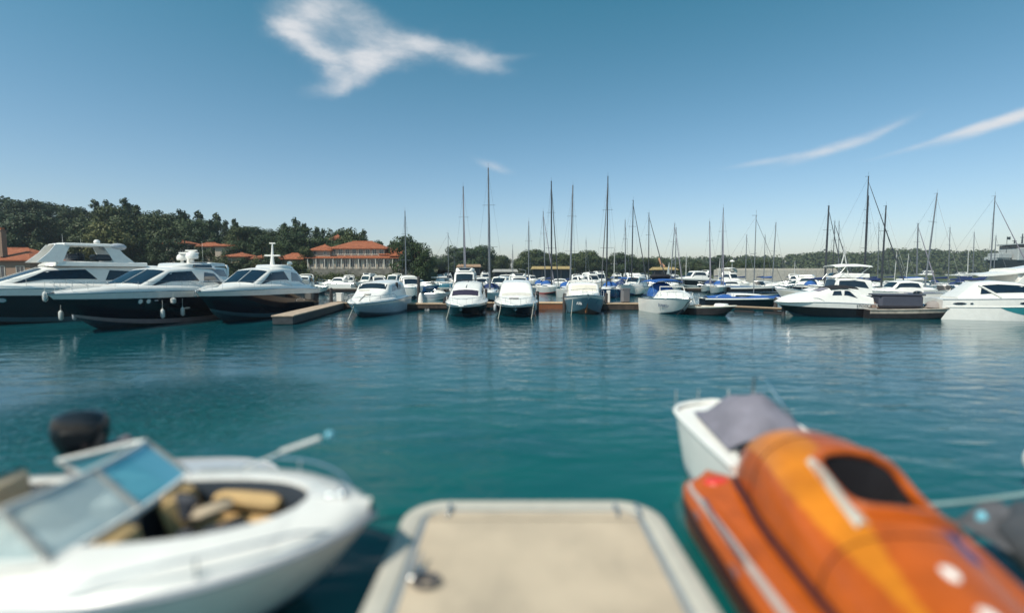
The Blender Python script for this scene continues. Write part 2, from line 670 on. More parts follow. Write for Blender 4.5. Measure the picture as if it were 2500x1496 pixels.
def bulwark(H, root, m, t0=0.04, t1=0.985, w_=0.55, h=0.36, name='bulwark'):
    b = MB()
    for sg in (1, -1):
        P = []
        for i in range(31):
            t = lerp(t0, t1, i / 30)
            e = H.pt(t, 1, sg)
            k = min(1.0, e.y * sg / (w_ * 1.3))
            ta = min(1, (1 - i / 30) * 6) * min(1, i / 30 * 5)
            P.append([Vector((e.x, e.y - sg * w_ * a * k, e.z + h * z * (0.35 + 0.65 * ta))) for a, z in ((0.0, -0.1), (0.02, 0.1), (0.12, 0.48), (0.35, 0.84), (0.65, 0.98), (1.0, 1.0), (1.02, 0.0))])
        b.grid(P, 0, flip=sg > 0)
    return b.build(name, [m], root)


def radar_arch(root, x, hw, z0, z1, m, thick=0.12, lean=-0.5, name='radar_arch', chord=0.45):
    b = MB()
    path = [(x, hw, z0), (x + lean * 0.6, hw * 0.93, lerp(z0, z1, 0.7)), (x + lean * 0.9, hw * 0.82, lerp(z0, z1, 0.97)),
            (x + lean, hw * 0.5, z1 + 0.03), (x + lean, 0, z1 + 0.05)]
    path = path + [(p[0], -p[1], p[2]) for p in path[-2::-1]]
    rings = []
    for i, p in enumerate(path):
        a = Vector(path[max(0, i - 1)])
        c = Vector(path[min(len(path) - 1, i + 1)])
        d = (c - a).normalized()
        xx = Vector((1, 0, 0))
        n = d.cross(xx).normalized()
        k = chord / 2
        rings.append([Vector(p) + xx * k, Vector(p) + xx * k * 0.7 + n * thick / 2, Vector(p) - xx * k * 0.7 + n * thick / 2,
                      Vector(p) - xx * k, Vector(p) - xx * k * 0.7 - n * thick / 2, Vector(p) + xx * k * 0.7 - n * thick / 2])
    b.grid(rings, 0, closeu=True)
    return b.build(name, [m], root)


def dome(root, c, r, h, m=None, name='radar_dome'):
    b = MB()
    prof = [(0.55, -0.35), (0.92, -0.3), (1.0, 0.0), (0.93, 0.45), (0.7, 0.8), (0.35, 0.97), (0.02, 1.0)]
    b.grid([[(c[0] + r * a * math.cos(t * math.pi / 7), c[1] + r * a * math.sin(t * math.pi / 7), c[2] + h * z) for t in range(14)] for a, z in prof], 0, closeu=True)
    b.add([(c[0], c[1], c[2] - h * 0.6), (c[0] + 0.01, c[1], c[2])], [])
    b.tube([(c[0], c[1], c[2] - h * 0.9), (c[0], c[1], c[2] - h * 0.3)], r * 0.3, 8)
    return b.build(name, [m or WHITE], root)


def antenna(root, p, h, lean=0.0, r=0.012):
    b = MB()
    b.tube([p, (p[0] + lean, p[1], p[2] + h)], [r, r * 0.4], 5)
    return b.build('antenna', [WHITE], root)


def hatch(root, c, d, m=None):
    b = MB()
    b.box(c, (d[0], d[1], 0.05), 0, bev=0.02)
    b.box((c[0], c[1], c[2] + 0.03), (d[0] * 0.84, d[1] * 0.84, 0.02), 1, bev=0.008)
    return b.build('hatch', [WHITE, m or DGLASS], root)


def anchor(root, x, z):
    b = MB()
    b.box((x - 0.1, 0, z + 0.03), (0.5, 0.14, 0.06), 0, bev=0.02)
    b.tube([(x - 0.15, 0, z + 0.06), (x + 0.22, 0, z - 0.06), (x + 0.16, 0, z - 0.3)], 0.02, 6)
    b.tube([(x + 0.16, -0.13, z - 0.2), (x + 0.14, 0, z - 0.34), (x + 0.16, 0.13, z - 0.2)], [0.012, 0.03, 0.012], 6)
    return b.build('anchor', [STEEL], root)


def outboard(name, root, c, rz=0.0, m=None, sc=1.0, tilt=0.0):
    b = MB()
    prof = [(0.16, -0.1), (0.2, 0.0), (0.235, 0.15), (0.235, 0.34), (0.2, 0.45), (0.12, 0.5), (0.01, 0.51)]
    P = []
    for a, z in prof:
        row = []
        for k in range(14):
            t = 2 * math.pi * k / 14
            cx = abs(math.cos(t)) ** 0.7 * (1 if math.cos(t) >= 0 else -1)
            sy = abs(math.sin(t)) ** 0.7 * (1 if math.sin(t) >= 0 else -1)
            row.append((a * 1.45 * cx - 0.05, a * 0.85 * sy, z))
        P.append(row)
    b.grid(P, 0, closeu=True)
    b.box((0, 0, -0.42), (0.2, 0.12, 0.66), 1, bev=0.03)
    b.box((0.12, 0, -0.05), (0.12, 0.3, 0.22), 1, bev=0.02)
    b.box((-0.05, 0, -0.72), (0.45, 0.2, 0.03), 1, bev=0.01)
    b.ell((0, 0, -0.92), (0.22, 0.06, 0.06), 10, 6, 1)
    M = Matrix.Translation(c) @ Matrix.Rotation(rz, 4, 'Z') @ Matrix.Rotation(tilt, 4, 'Y') @ Matrix.Scale(sc, 4)
    b.v = [tuple(M @ Vector(v)) for v in b.v]
    return b.build(name, [m or BLACK, RUBBER], root)


def letters(root, txt, loc, rot, size, m, name='lettering', squeeze=1.0):
    cu = bpy.data.curves.new(name, 'FONT')
    cu.body = txt
    cu.size = size
    cu.extrude = 0.004
    cu.align_x = 'CENTER'
    tmp = bpy.data.objects.new('tmp_text', cu)
    C.objects.link(tmp)
    dg = bpy.context.evaluated_depsgraph_get()
    dg.update()
    me = bpy.data.meshes.new_from_object(tmp.evaluated_get(dg))
    bpy.data.objects.remove(tmp)
    me.name = name
    me.materials.clear()
    me.materials.append(m)
    o = bpy.data.objects.new(name, me)
    C.objects.link(o)
    o.parent = root
    o.location = loc
    o.rotation_euler = rot
    o.scale = (squeeze, 1, 1)
    return o


def canvas_top(root, x0, x1, hw, z0, z1, m, name='bimini', posts=True, crown=0.12, thick=0.04):
    b = MB()
    P = []
    Q = []
    for i in range(7):
        u = i / 6
        x = lerp(x0, x1, u)
        row, row2 = [], []
        for j in range(9):
            q = -1 + 2 * j / 8
            z = z1 + crown * (1 - q * q) * (1 - 0.5 * (2 * u - 1) ** 4) - 0.10 * abs(q) ** 6 - 0.08 * abs(2 * u - 1) ** 3 - 0.02 * math.sin(u * math.pi * 3) ** 2
            row.append((x, hw * q, z))
            row2.append((x, hw * q, z - thick))
        P.append(row)
        Q.append(row2)
    b.grid(P, 0, flip=True)
    b.grid(Q, 0)
    e = [(i, 0) for i in range(7)] + [(6, j) for j in range(1, 9)] + [(i, 8) for i in range(5, -1, -1)] + [(0, j) for j in range(7, 0, -1)]
    b.grid([[P[i][j] for i, j in e], [Q[i][j] for i, j in e]], 0, closeu=True)
    o = b.build(name, [m], root)
    if posts:
        f = MB()
        for sg in (1, -1):
            f = MB()
            f.tube([(lerp(x0, x1, 0.5), sg * hw, z0), (x0 + 0.05, sg * hw * 0.98, z1 - 0.05)], 0.015, 5)
            f.tube([(lerp(x0, x1, 0.5), sg * hw, z0), (x1 - 0.05, sg * hw * 0.98, z1 - 0.05)], 0.015, 5)
            f.tube([(x1, sg * hw, z0), (lerp(x0, x1, 0.7), sg * hw * 0.98, z1 - 0.05)], 0.015, 5)
            f.build('bimini_frame', [STEEL], root)
    return o


def cruiser(label, pos, heading, L=9.0, B=3.1, fb=1.35, fs=1.0, side=WHITE, band=None, boot=None, bottom=None, deckm=None,
            housem=None, hh=1.45, x0=0.30, xw=0.06, xr=-0.03, x1=-0.30, arch=True, hard=True, rail=True, glass=None, bimini=None, hst=None, wsx=None, swx=None,
            fly=False, group=None, name='motor_boat', roofm=None, rake=0.9, trunk=0.42, detail=True, flare=0.5, wr=None, cat='motor boat',
            tilt=(0, 0), cover=None, wide=0.33, crown=0.09):
    """a generic cabin cruiser; heading is the compass direction (dx, dy) of its bow"""
    rz = math.atan2(heading[1], heading[0])
    rt = thing(name, label, cat, (pos[0], pos[1], 0), rz, group, tilt)
    H = Hull(L, B, fb, fs, rake=rake, flare=flare)
    H.build(rt, side, band, boot, bottom, deckm, rub=STEEL if detail else None)
    housem = housem or WHITE
    glass = glass or DGLASS

    def dz(x):
        return H.sheer(H.x2t(x)) - 0.06

    X = lambda q: q * L
    xt = X(xr)
    st = [
        (X(x0), 0.10 * B, dz(X(x0)) - 0.05, 0.06 * B, dz(X(x0)) + 0.02, 0.02),
        (X(lerp(x0, xw, 0.35)), 0.24 * B, dz(X(lerp(x0, xw, 0.35))), 0.19 * B, dz(X(x0)) + trunk * 0.55, 0.06),
        (X(xw), 0.365 * B, dz(X(xw)), wide * 0.96 * B, dz(X(xw)) + trunk, 0.07),
        (xt, 0.41 * B, dz(xt), wide * 0.96 * B, dz(xt) + hh, crown * 0.8),
        (X(lerp(xr, x1, 0.5)), 0.42 * B, dz(X(-0.1)), wide * B, dz(X(-0.1)) + hh + 0.08, crown),
        (X(x1), 0.42 * B, dz(X(x1)), wide * B, dz(X(x1)) + hh - 0.02, crown * 0.8),
    ]
    if not hard:
        st = st[:3] + [(X(xw - 0.02), 0.36 * B, dz(X(xw)), 0.31 * B, dz(X(xw)) + trunk * 0.9, 0.05)]
    if hst:
        st = hst
    Hs = House(st)
    Hs.build(rt, housem, sub=4)
    if hst:
        a = 0.46
        if wsx:
            Hs.patch(rt, [(wsx[0], -a), (wsx[0], a), (wsx[1], a), (wsx[1], -a)], glass, 'windscreen', nu=4, nv=14)
        if swx:
            for sg in (1, -1):
                Hs.patch(rt, [(swx[0], sg * 0.74), (swx[1], sg * 0.74), (swx[1] + 0.3, sg * 0.57), (swx[0] - 0.5, sg * 0.57)], glass, 'side_window')
    elif hard:
        a = 0.43
        Hs.patch(rt, [(X(lerp(xw, xr, 0.12)), -a), (X(lerp(xw, xr, 0.12)), a), (X(lerp(xw, xr, 0.82)), a), (X(lerp(xw, xr, 0.82)), -a)], glass, 'windscreen', nu=8, nv=3)
        for sg in (1, -1):
            Hs.patch(rt, [(X(lerp(xw, xr, 0.25)), sg * 0.76), (X(x1 * 0.92), sg * 0.76), (X(x1 * 0.82), sg * 0.57), (X(lerp(xr, xw, 0.1)), sg * 0.57)], glass, 'side_window')
        if roofm:
            r = MB()
            z = dz(xt) + hh + 0.14
            r.box((X(lerp(xr, x1, 0.55)), 0, z), (abs(X(x1 - xr)) * 1.12, B * 0.66, 0.06), 0, bev=0.03)
            r.build('roof', [roofm], rt)
    else:
        # open boat: wrap windscreen, dark cockpit, seats
        zb = dz(X(xw)) + trunk * 0.85
        b = MB()
        cols = []
        for k in range(11):
            q = -1 + k / 5
            xx = X(xw) - 0.05 - abs(q) ** 3 * 0.9
            cols.append([(xx, q * 0.36 * B, zb - 0.05 - 0.15 * abs(q) ** 4), (xx - 0.32, q * 0.32 * B, zb + 0.42)])
        b.grid([[c[0] for c in cols], [c[1] for c in cols]], 0)
        b.grid([[(c[0][0] - 0.02, c[0][1], c[0][2]) for c in cols], [(c[1][0] - 0.02, c[1][1], c[1][2]) for c in cols]], 0, flip=True)
        ws = b.build('windscreen', [glass], rt)
        fr = MB()
        fr.tube([c[1] for c in cols], 0.022, 6)
        fr.build('frame', [STEEL], ws)
        c = MB()
        c.box((X(-0.24), 0, dz(X(-0.24)) + 0.03), (L * 0.42, B * 0.68, 0.12), 0, bev=0.05)
        c.build('cockpit', [INTER if not cover else cover], rt)
        if not cover:
            for xx in (-0.12, -0.34):
                sb = MB()
                for sg in (1, -1):
                    sb.box((X(xx), sg * B * 0.17, dz(X(xx)) + 0.3), (0.5, B * 0.26, 0.4), 0, bev=0.08)
                    sb.box((X(xx) - 0.22, sg * B * 0.17, dz(X(xx)) + 0.55), (0.12, B * 0.26, 0.5), 0, bev=0.05)
                sb.build('seat', [CREAM], rt)
    if arch:
        radar_arch(rt, X(x1 if hard else -0.3) + 0.1, 0.37 * B, dz(X(x1)) + (hh * 0.55 if hard else 0.1), dz(X(x1)) + hh + (0.32 if hard else 0.25), housem)
    if fly:
        zf = dz(xt) + hh + 0.08
        F2 = House([(X(-0.02), 0.2 * B, zf, 0.16 * B, zf + 0.05, 0.02), (X(-0.07), 0.30 * B, zf, 0.28 * B, zf + 0.42, 0.02),
                    (X(x1 * 0.95), 0.33 * B, zf, 0.31 * B, zf + 0.36, 0.0)])
        F2.build(rt, housem, 'flybridge')
        F2.patch(rt, [(X(-0.03), -0.4), (X(-0.03), 0.4), (X(-0.066), 0.4), (X(-0.066), -0.4)], glass, 'flybridge_screen', nu=6, nv=2)
    if bimini:
        zz = dz(X(-0.2)) + (hh + 1.35 if fly else (hh + 0.35 if not hard else hh + 0.2))
        canvas_top(rt, X(-0.36), X(-0.02), 0.36 * B, dz(X(-0.2)) + (hh if fly else 0.1), zz, bimini)
    if rail:
        H.rail(rt, t0=0.5, h=0.5, posts=6)
    if detail:
        hatch(rt, (X(lerp(x0, xw, 0.62)), 0, dz(X(lerp(x0, xw, 0.62))) + trunk * 0.9 + 0.06), (0.55, 0.55))
        anchor(rt, L / 2 - 0.05, fb)
    return rt, H, Hs


def sailboat(label, pos, heading, L=10.5, B=3.2, M=15.0, side=WHITE, boot=BLUEH, cover=NAVYC, mastm=ALU, mr=0.10, tilt=(0, 0),
             furl=True, group='sailing boats with bare masts in the marina', dodger=None, spreads=2, deckm=None, fs=1.0, fb=1.3, shroud=True,
             mx=0.08, thick=1.0, name='sailing_boat', boom=True):
    rz = math.atan2(heading[1], heading[0])
    rt = thing(name, label, 'sailing boat', (pos[0], pos[1], 0), rz, group)
    H = Hull(L, B, fb, fs, rake=1.2, p=1.9, tw=0.7, flare=0.35, sp=1.5)
    H.build(rt, side, side, boot, ANTIF, deckm, nt=14)
    z = fs + 0.05
    Hs = House([(0.24 * L, 0.06 * B, z, 0.04 * B, z + 0.05, 0.02), (0.14 * L, 0.2 * B, z, 0.16 * B, z + 0.32, 0.06),
                (-0.05 * L, 0.29 * B, z - 0.08, 0.24 * B, z + 0.42, 0.08), (-0.2 * L, 0.29 * B, z - 0.1, 0.24 * B, z + 0.44, 0.08)])
    Hs.build(rt, WHITE, 'cabin')
    for sg in (1, -1):
        Hs.patch(rt, [(0.10 * L, sg * 0.78), (-0.16 * L, sg * 0.78), (-0.15 * L, sg * 0.62), (0.09 * L, sg * 0.62)], DGLASS, 'side_window', nu=5, nv=2)
    rk = Matrix.Rotation(tilt[0], 3, 'X') @ Matrix.Rotation(tilt[1], 3, 'Y')
    foot = Vector((mx * L, 0, z + 0.3))
    top = foot + rk @ Vector((0, 0, M - foot.z))

    def up(h, dx=0, dy=0):
        return foot + rk @ Vector((dx, dy, h - foot.z))
    b = MB()
    b.tube([foot, up(M * 0.55), top], [mr, mr * 0.95, mr * 0.62], 8)
    b.tube([top, up(M + 0.55)], 0.012, 4)
    b.box(up(M, -0.15), (0.5, 0.03, 0.03), 0)
    mast = b.build('mast', [mastm], rt)
    for k in range(spreads):
        hgt = lerp(z, M, (k + 1) / (spreads + 1) + 0.04)
        s2 = MB()
        wd = B * (0.33 - 0.07 * k)
        s2.tube([up(hgt, -0.12, wd * 0.8), up(hgt, 0, 0), up(hgt, -0.12, -wd * 0.8)], 0.02, 5)
        s2.build('spreader', [mastm], mast)
    if boom:
        zb = z + 1.25
        b = MB()
        b.tube([up(zb, 0.0), up(zb + 0.1, -0.36 * L)], 0.06, 6)
        b.build('boom', [mastm], rt)
        if cover:
            b = MB()
            n = 7
            b.tube([up(zb + 0.14 + 0.12 * (1 - i / n), -0.03 * L - 0.32 * L * i / n) for i in range(n + 1)],
                   [0.19 - 0.09 * i / n for i in range(n + 1)], 8)
            b.build('sail_cover', [cover], rt)
    stem = Vector((0.48 * L, 0, fb))
    fst = up(M * 0.96)
    b = MB()
    if furl:
        b.tube([stem, stem.lerp(fst, 0.06), stem.lerp(fst, 0.5), stem.lerp(fst, 0.93), fst],
               [0.02, 0.075 * thick, 0.06 * thick, 0.035 * thick, 0.012], 6)
        b.build('furled_foresail', [mastm if mastm is ALUD else GREYC], rt)
    else:
        b.tube([stem, fst], 0.016 * thick, 4)
        b.build('forestay', [WIRE], rt)
    b = MB()
    b.tube([(-0.48 * L, 0, fs), up(M * 0.99)], 0.008 * thick, 4)
    b.build('backstay', [WIRE], rt)
    if shroud:
        for sg in (1, -1):
            b = MB()
            hgt = lerp(z, M, 1 / (spreads + 1) + 0.04)
            b.tube([(mx * L - 0.15, sg * B * 0.44, fs), up(hgt, -0.12, sg * B * 0.33), up(M * 0.97)], 0.007 * thick, 4)
            b.build('shroud', [WIRE], rt)
    if dodger:
        b = MB()
        b.ell((-0.22 * L, 0, z + 0.35), (0.9, B * 0.3, 0.75), 12, 6, 0, z0=0.0)
        b.build('spray_hood', [dodger], rt)
    H.rail(rt, t0=0.12, h=0.55, posts=6, r=0.012)
    return rt


def fender(label, loc, m=None, r=0.13, h=0.6, group='fenders hanging between the moored yachts'):
    b = MB()
    pr = [(0.02, 0), (0.6, 0.06), (1, 0.2), (1, 0.8), (0.6, 0.94), (0.2, 1.0), (0.2, 1.08), (0.02, 1.1)]
    b.grid([[(r * a * math.cos(k * math.pi / 6), r * a * math.sin(k * math.pi / 6), h * z) for k in range(12)] for a, z in pr], 0, closeu=True)
    b.tube([(0, 0, h * 1.05), (0.02, 0, h * 1.9)], 0.012, 5)
    o = b.build('fender', [m or FENDER])
    o.location = loc
    return tag(o, label, 'fender', group)


# ================================================================== SETTING
# ------------------------------------------------------------------ water
def water_material():
    m = bpy.data.materials.new('sea_water')
    m.use_nodes = True
    t = NT(m.node_tree)
    p = t.n['Principled BSDF']
    g = t.node('ShaderNodeNewGeometry')
    pos = g.outputs['Position']
    big = t.noise(t.mapping(pos, (0.06, 0.12, 0.1)), 1.0, 3, 0.5)
    deep = t.mix(t.mapr(big, 0.35, 0.65, 0, 1), (0.0014, 0.042, 0.060, 1), (0.003, 0.074, 0.092, 1))
    sp = t.node('ShaderNodeSeparateXYZ')
    t.put(sp.inputs[0], pos)
    # the bed shelves: paler, greener water over the shallows near the pontoon
    sh = t.math('MULTIPLY', t.mapr(sp.outputs[1], 4.0, 26.0, 1, 0, True), t.mapr(t.math('ABSOLUTE', sp.outputs[0]), 2.0, 16.0, 1, 0.15, True))
    sh = t.math('MULTIPLY', sh, t.mapr(t.noise(t.mapping(pos, (0.35, 0.6, 1)), 1.0, 4, 0.6), 0.3, 0.7, 0.55, 1.1))
    deep = t.mix(sh, deep, (0.004, 0.092, 0.086, 1))
    t.put(p.inputs['Base Color'], deep)
    p.inputs['Roughness'].default_value = 0.03
    p.inputs['IOR'].default_value = 1.333
    p.inputs['Specular IOR Level'].default_value = 0.5
    # long low undulation, wavelets and fine ripple, each turned a little
    n1 = t.noise(t.mapping(pos, (0.55, 1.35, 1), rot=(0, 0, 0.25)), 1.0, 2, 0.5, 0.6)
    n2 = t.noise(t.mapping(pos, (1.7, 3.6, 1), rot=(0, 0, -0.2)), 1.0, 3, 0.55, 0.5)
    n3 = t.noise(t.mapping(pos, (6, 10, 1), rot=(0, 0, 0.4)), 1.0, 3, 0.6, 0.2)
    patch = t.mapr(t.noise(t.mapping(pos, (0.03, 0.07, 1)), 1.0, 3, 0.5), 0.35, 0.65, 0.35, 1.3)
    h = t.math('ADD', t.math('MULTIPLY', n1, 0.36), t.math('ADD', t.math('MULTIPLY', n2, 0.12), t.math('MULTIPLY', n3, 0.016)))
    h = t.math('MULTIPLY', h, patch)
    # a ruffled cat's paw of short steep wavelets off the left boat
    sp2 = t.node('ShaderNodeSeparateXYZ')
    t.put(sp2.inputs[0], pos)
    dx = t.math('DIVIDE', t.math('ADD', sp2.outputs[0], 8.5), 4.0)
    dy = t.math('DIVIDE', t.math('SUBTRACT', sp2.outputs[1], 11.0), 4.5)
    rr = t.math('SQRT', t.math('ADD', t.math('POWER', dx, 2.0), t.math('POWER', dy, 2.0)))
    paw = t.mapr(t.math('ADD', rr, t.math('MULTIPLY', n1, 0.5)), 0.4, 1.5, 1, 0, True)
    n4 = t.noise(t.mapping(pos, (4.0, 4.5, 1)), 1.0, 3, 0.6, 0.8)
    h = t.math('ADD', h, t.math('MULTIPLY', t.math('MULTIPLY', n4, paw), 0.8))
    b = t.node('ShaderNodeBump')
    b.inputs['Strength'].default_value = 1.0
    b.inputs['Distance'].default_value = 0.17
    t.put(b.inputs['Height'], h)
    t.put(p.inputs['Normal'], b.outputs[0])
    return m


b = MB()
b.add([(-3000, -400, 0), (3000, -400, 0), (3000, 3500, 0), (-3000, 3500, 0)], [(0, 1, 2, 3)])
water = b.build('water', [water_material()], smooth=False)
water['kind'] = 'structure'


# ------------------------------------------------------------------ ground
def sil(px):
    pts = [(-400, 470), (0, 492), (60, 480), (110, 486), (148, 522), (200, 500), (290, 487), (360, 505), (430, 514), (530, 528), (600, 545),
           (650, 556), (720, 535), (800, 550), (850, 555), (900, 572), (940, 590), (985, 580), (1030, 592), (1060, 622), (1200, 640)]
    for a, c in zip(pts, pts[1:]):
        if px <= c[0]:
            return lerp(a[1], c[1], (px - a[0]) / (c[0] - a[0]))
    return 640


def hill_h(x, y):
    rid = max(0.0, min(1.0, (-x - 38) / 120)) * 13
    up = smooth01((y - 117) / 32)
    return 1.3 + 3.0 * smooth01((y - 113.0) / 5) + rid * up + 0.5 * math.sin(x * 0.13) * up


GRASS = mat('ground_green', (0.05, 0.065, 0.025), 0.95, var=0.4, vscale=0.2, bump=0.6, bscale=2, dirt=((0.16, 0.13, 0.08), 0.15, 0.5, 0.6))
b = MB()
xs = [-330 + i * 6 for i in range(53)]
ys = [106.5, 110, 112.9, 114, 116, 118, 121, 126, 132, 140, 150, 165, 185, 215, 260, 320]
b.grid([[(x, y, hill_h(x, y) if y > 107 else 1.25) for y in ys] for x in xs], 0, flip=True)
b.grid([[(x, 320, hill_h(x, 320)), (x, 325, -2)] for x in xs], 0, flip=True)
hill = b.build('hillside', [GRASS])
hill['kind'] = 'structure'

b = MB()
b.prism([(-334, 104.5), (-17, 104.5), (-17, 107.5), (-334, 107.5)], -2, 1.3)
q = b.build('quay', [STONE], smooth=False)
q['kind'] = 'structure'

# far low shore behind the middle of the marina
b = MB()
nx = 60
P = []
for i in range(nx + 1):
    x = -60 + i * 5
    row = []
    for j, y in enumerate((212, 216, 224, 240, 262, 300, 330)):
        yy = y + 4 * math.sin(x * 0.05) + (x + 60) * 0.08
        row.append((x, yy, [-0.5, 1.2, 1.9, 2.3, 2.6, 2.8, -1][j] + 0.2 * math.sin(x * 0.3 + j)))
    P.append(row)
b.grid(P, 0, flip=True)
o = b.build('far_shore', [GRASS])
o['kind'] = 'structure'


def head_sil(px):
    pts = [(1600, 634), (1760, 632), (1900, 629), (1960, 623), (2010, 618), (2100, 624), (2150, 616), (2200, 611), (2290, 615), (2340, 619), (2385, 615), (2440, 618), (2600, 612), (3200, 625)]
    for a, c in zip(pts, pts[1:]):
        if px <= c[0]:
            return lerp(a[1], c[1], (px - a[0]) / (c[0] - a[0]))
    return 630


def head_h(x, y):
    px = 1250 + F * x / y
    top = CAM_H + (668 - head_sil(px)) / F * y
    return max(-1, (top - 8.5) * smooth01((y - 440) / 60.0) + 0.8 * smooth01((y - 436) / 5))


HEADG = mat('headland_ground', (0.05, 0.06, 0.03), 0.95, var=0.4, vscale=0.1, dirt=((0.25, 0.2, 0.13), 0.05, 0.5, 0.6))
b = MB()
ys = [434, 440, 446, 455, 465, 480, 500, 520, 560]
xs = [130 + i * 12 for i in range(75)]
b.grid([[(x, y, head_h(x, y) if y > 435 else -1) for y in ys] for x in xs], 0, flip=True)
o = b.build('headland', [HEADG])
o['kind'] = 'structure'


# ------------------------------------------------------------------ foliage
def leaf_material(name, c1, c2):
    m = bpy.data.materials.new(name)
    m.use_nodes = True
    t = NT(m.node_tree)
    p = t.n['Principled BSDF']
    oi = t.node('ShaderNodeObjectInfo')
    g = t.node('ShaderNodeNewGeometry')
    n = t.noise(g.outputs['Position'], 0.55, 3, 0.6)
    f = t.math('ADD', t.math('MULTIPLY', n, 0.9), t.math('MULTIPLY', oi.outputs['Random'], 0.5), clamp=True)
    f = t.mapr(f, 0.3, 0.95, 0, 1)
    t.put(p.inputs['Base Color'], t.mix(f, (*c1, 1), (*c2, 1)))
    p.inputs['Roughness'].default_value = 0.6
    p.inputs['Specular IOR Level'].default_value = 0.25
    return m


LEAFD = leaf_material('leaves_dark', (0.018, 0.034, 0.012), (0.042, 0.066, 0.022))
LEAFM = leaf_material('leaves_olive', (0.028, 0.046, 0.015), (0.066, 0.082, 0.026))
LEAFY = leaf_material('leaves_yellowish', (0.06, 0.075, 0.022), (0.13, 0.125, 0.04))
BARK = mat('bark', (0.10, 0.075, 0.05), 0.9, var=0.3)


def leaf_cloud(rng, centers, radii, n, size, squash=1.0):
    """leaf clump quads spread through the shells of several lobes"""
    k = len(centers)
    w_ = radii[:, 0] * radii[:, 1]
    idx = rng.choice(k, n, p=w_ / w_.sum())
    d = rng.normal(size=(n, 3))
    d /= np.linalg.norm(d, axis=1)[:, None]
    r = 1 - 0.55 * rng.random(n) ** 2.2
    r += rng.normal(size=n) * 0.05
    P = centers[idx] + d * radii[idx] * r[:, None]
    nrm = d + rng.normal(size=(n, 3)) * 0.4
    nrm /= np.linalg.norm(nrm, axis=1)[:, None]
    a = np.cross(nrm, rng.normal(size=(n, 3)))
    a /= np.linalg.norm(a, axis=1)[:, None] + 1e-9
    c = np.cross(nrm, a)
    s = size * (0.6 + 0.9 * rng.random(n))[:, None]
    V = np.stack([P - a * s - c * s * 0.5, P + a * s * 0.6 - c * s * 0.7, P + a * s + c * s * 0.5, P - a * s * 0.5 + c * s * 0.8], axis=1)
    return V.reshape(-1, 3)


def quad_mesh(name, V, m):
    n = len(V) // 4
    me = bpy.data.meshes.new(name)
    me.vertices.add(4 * n)
    me.vertices.foreach_set('co', V.astype(np.float32).ravel())
    me.loops.add(4 * n)
    me.loops.foreach_set('vertex_index', np.arange(4 * n, dtype=np.int32))
    me.polygons.add(n)
    me.polygons.foreach_set('loop_start', np.arange(0, 4 * n, 4, dtype=np.int32))
    me.polygons.foreach_set('loop_total', np.full(n, 4, dtype=np.int32))
    me.materials.append(m)
    me.update(calc_edges=True)
    me.validate()
    return me


def crown_mesh(name, seed, kind, m, n=3600):
    """crown of unit height 1 (its trunk hidden inside the lower part) standing on z=0"""
    rng = np.random.default_rng(seed)
    C_, R_ = [], []
    if kind == 'round':
        for i in range(15):
            a = rng.random() * 6.28
            z = 0.22 + 0.62 * rng.random()
            rr = 0.30 * math.sqrt(max(0.05, 1 - ((z - 0.5) / 0.5) ** 2)) * (0.5 + 0.6 * rng.random())
            s = 0.11 + 0.09 * rng.random()
            C_.append((rr * math.cos(a), rr * math.sin(a), z))
            R_.append((s * 1.15, s * 1.15, s))
    elif kind == 'pine':
        for i in range(20):
            z = 0.15 + 0.8 * (i / 19)
            a = rng.random() * 6.28
            rr = 0.26 * (1 - z * 0.85) * (0.4 + 0.8 * rng.random())
            s = 0.15 * (1.15 - z * 0.85) + 0.02
            C_.append((rr * math.cos(a), rr * math.sin(a), z))
            R_.append((s, s, s * 0.75))
    elif kind == 'column':
        for i in range(14):
            z = 0.1 + 0.82 * (i / 13)
            a = rng.random() * 6.28
            rr = 0.05
            s = 0.12 * (1.1 - abs(z - 0.45))
            C_.append((rr * math.cos(a), rr * math.sin(a), z))
            R_.append((s, s, s * 1.2))
    else:   # bush / spreading
        for i in range(14):
            a = rng.random() * 6.28
            rr = 0.5 * rng.random()
            s = 0.2 + 0.14 * rng.random()
            C_.append((rr * math.cos(a), rr * math.sin(a), 0.2 + 0.45 * rng.random() * (1 - rr)))
            R_.append((s, s, s * 0.9))
    V = leaf_cloud(rng, np.array(C_), np.array(R_), n, 0.0185 if kind != 'bush' else 0.033)
    return quad_mesh(name, V, m)


def trunk_mesh():
    b = MB()
    b.tube([(0, 0, -0.06), (0.01, 0, 0.2), (-0.01, 0.01, 0.45), (0.0, 0, 0.75)], [0.022, 0.017, 0.012, 0.004], 7)
    for k in range(6):
        a = k * 1.05
        z = 0.22 + 0.08 * k
        b.tube([(0, 0, z), (0.12 * math.cos(a), 0.12 * math.sin(a), z + 0.07), (0.2 * math.cos(a), 0.2 * math.sin(a), z + 0.16)], [0.009, 0.006, 0.002], 5)
    return b.mesh('trunk', [BARK])


TRUNK = trunk_mesh()
CROWNS = {
    'round': [crown_mesh('crown', 11 + i, 'round', LEAFD) for i in range(3)],
    'pine': [crown_mesh('crown', 21 + i, 'pine', LEAFD, 3000) for i in range(2)],
    'olive': [crown_mesh('crown', 31 + i, 'round', LEAFM) for i in range(3)],
    'column': [crown_mesh('crown', 41, 'column', LEAFD, 1500)],
    'yellow': [crown_mesh('crown', 51, 'round', LEAFY)],
    'bush': [crown_mesh('crown', 61 + i, 'bush', LEAFM, 1300) for i in range(2)],
}


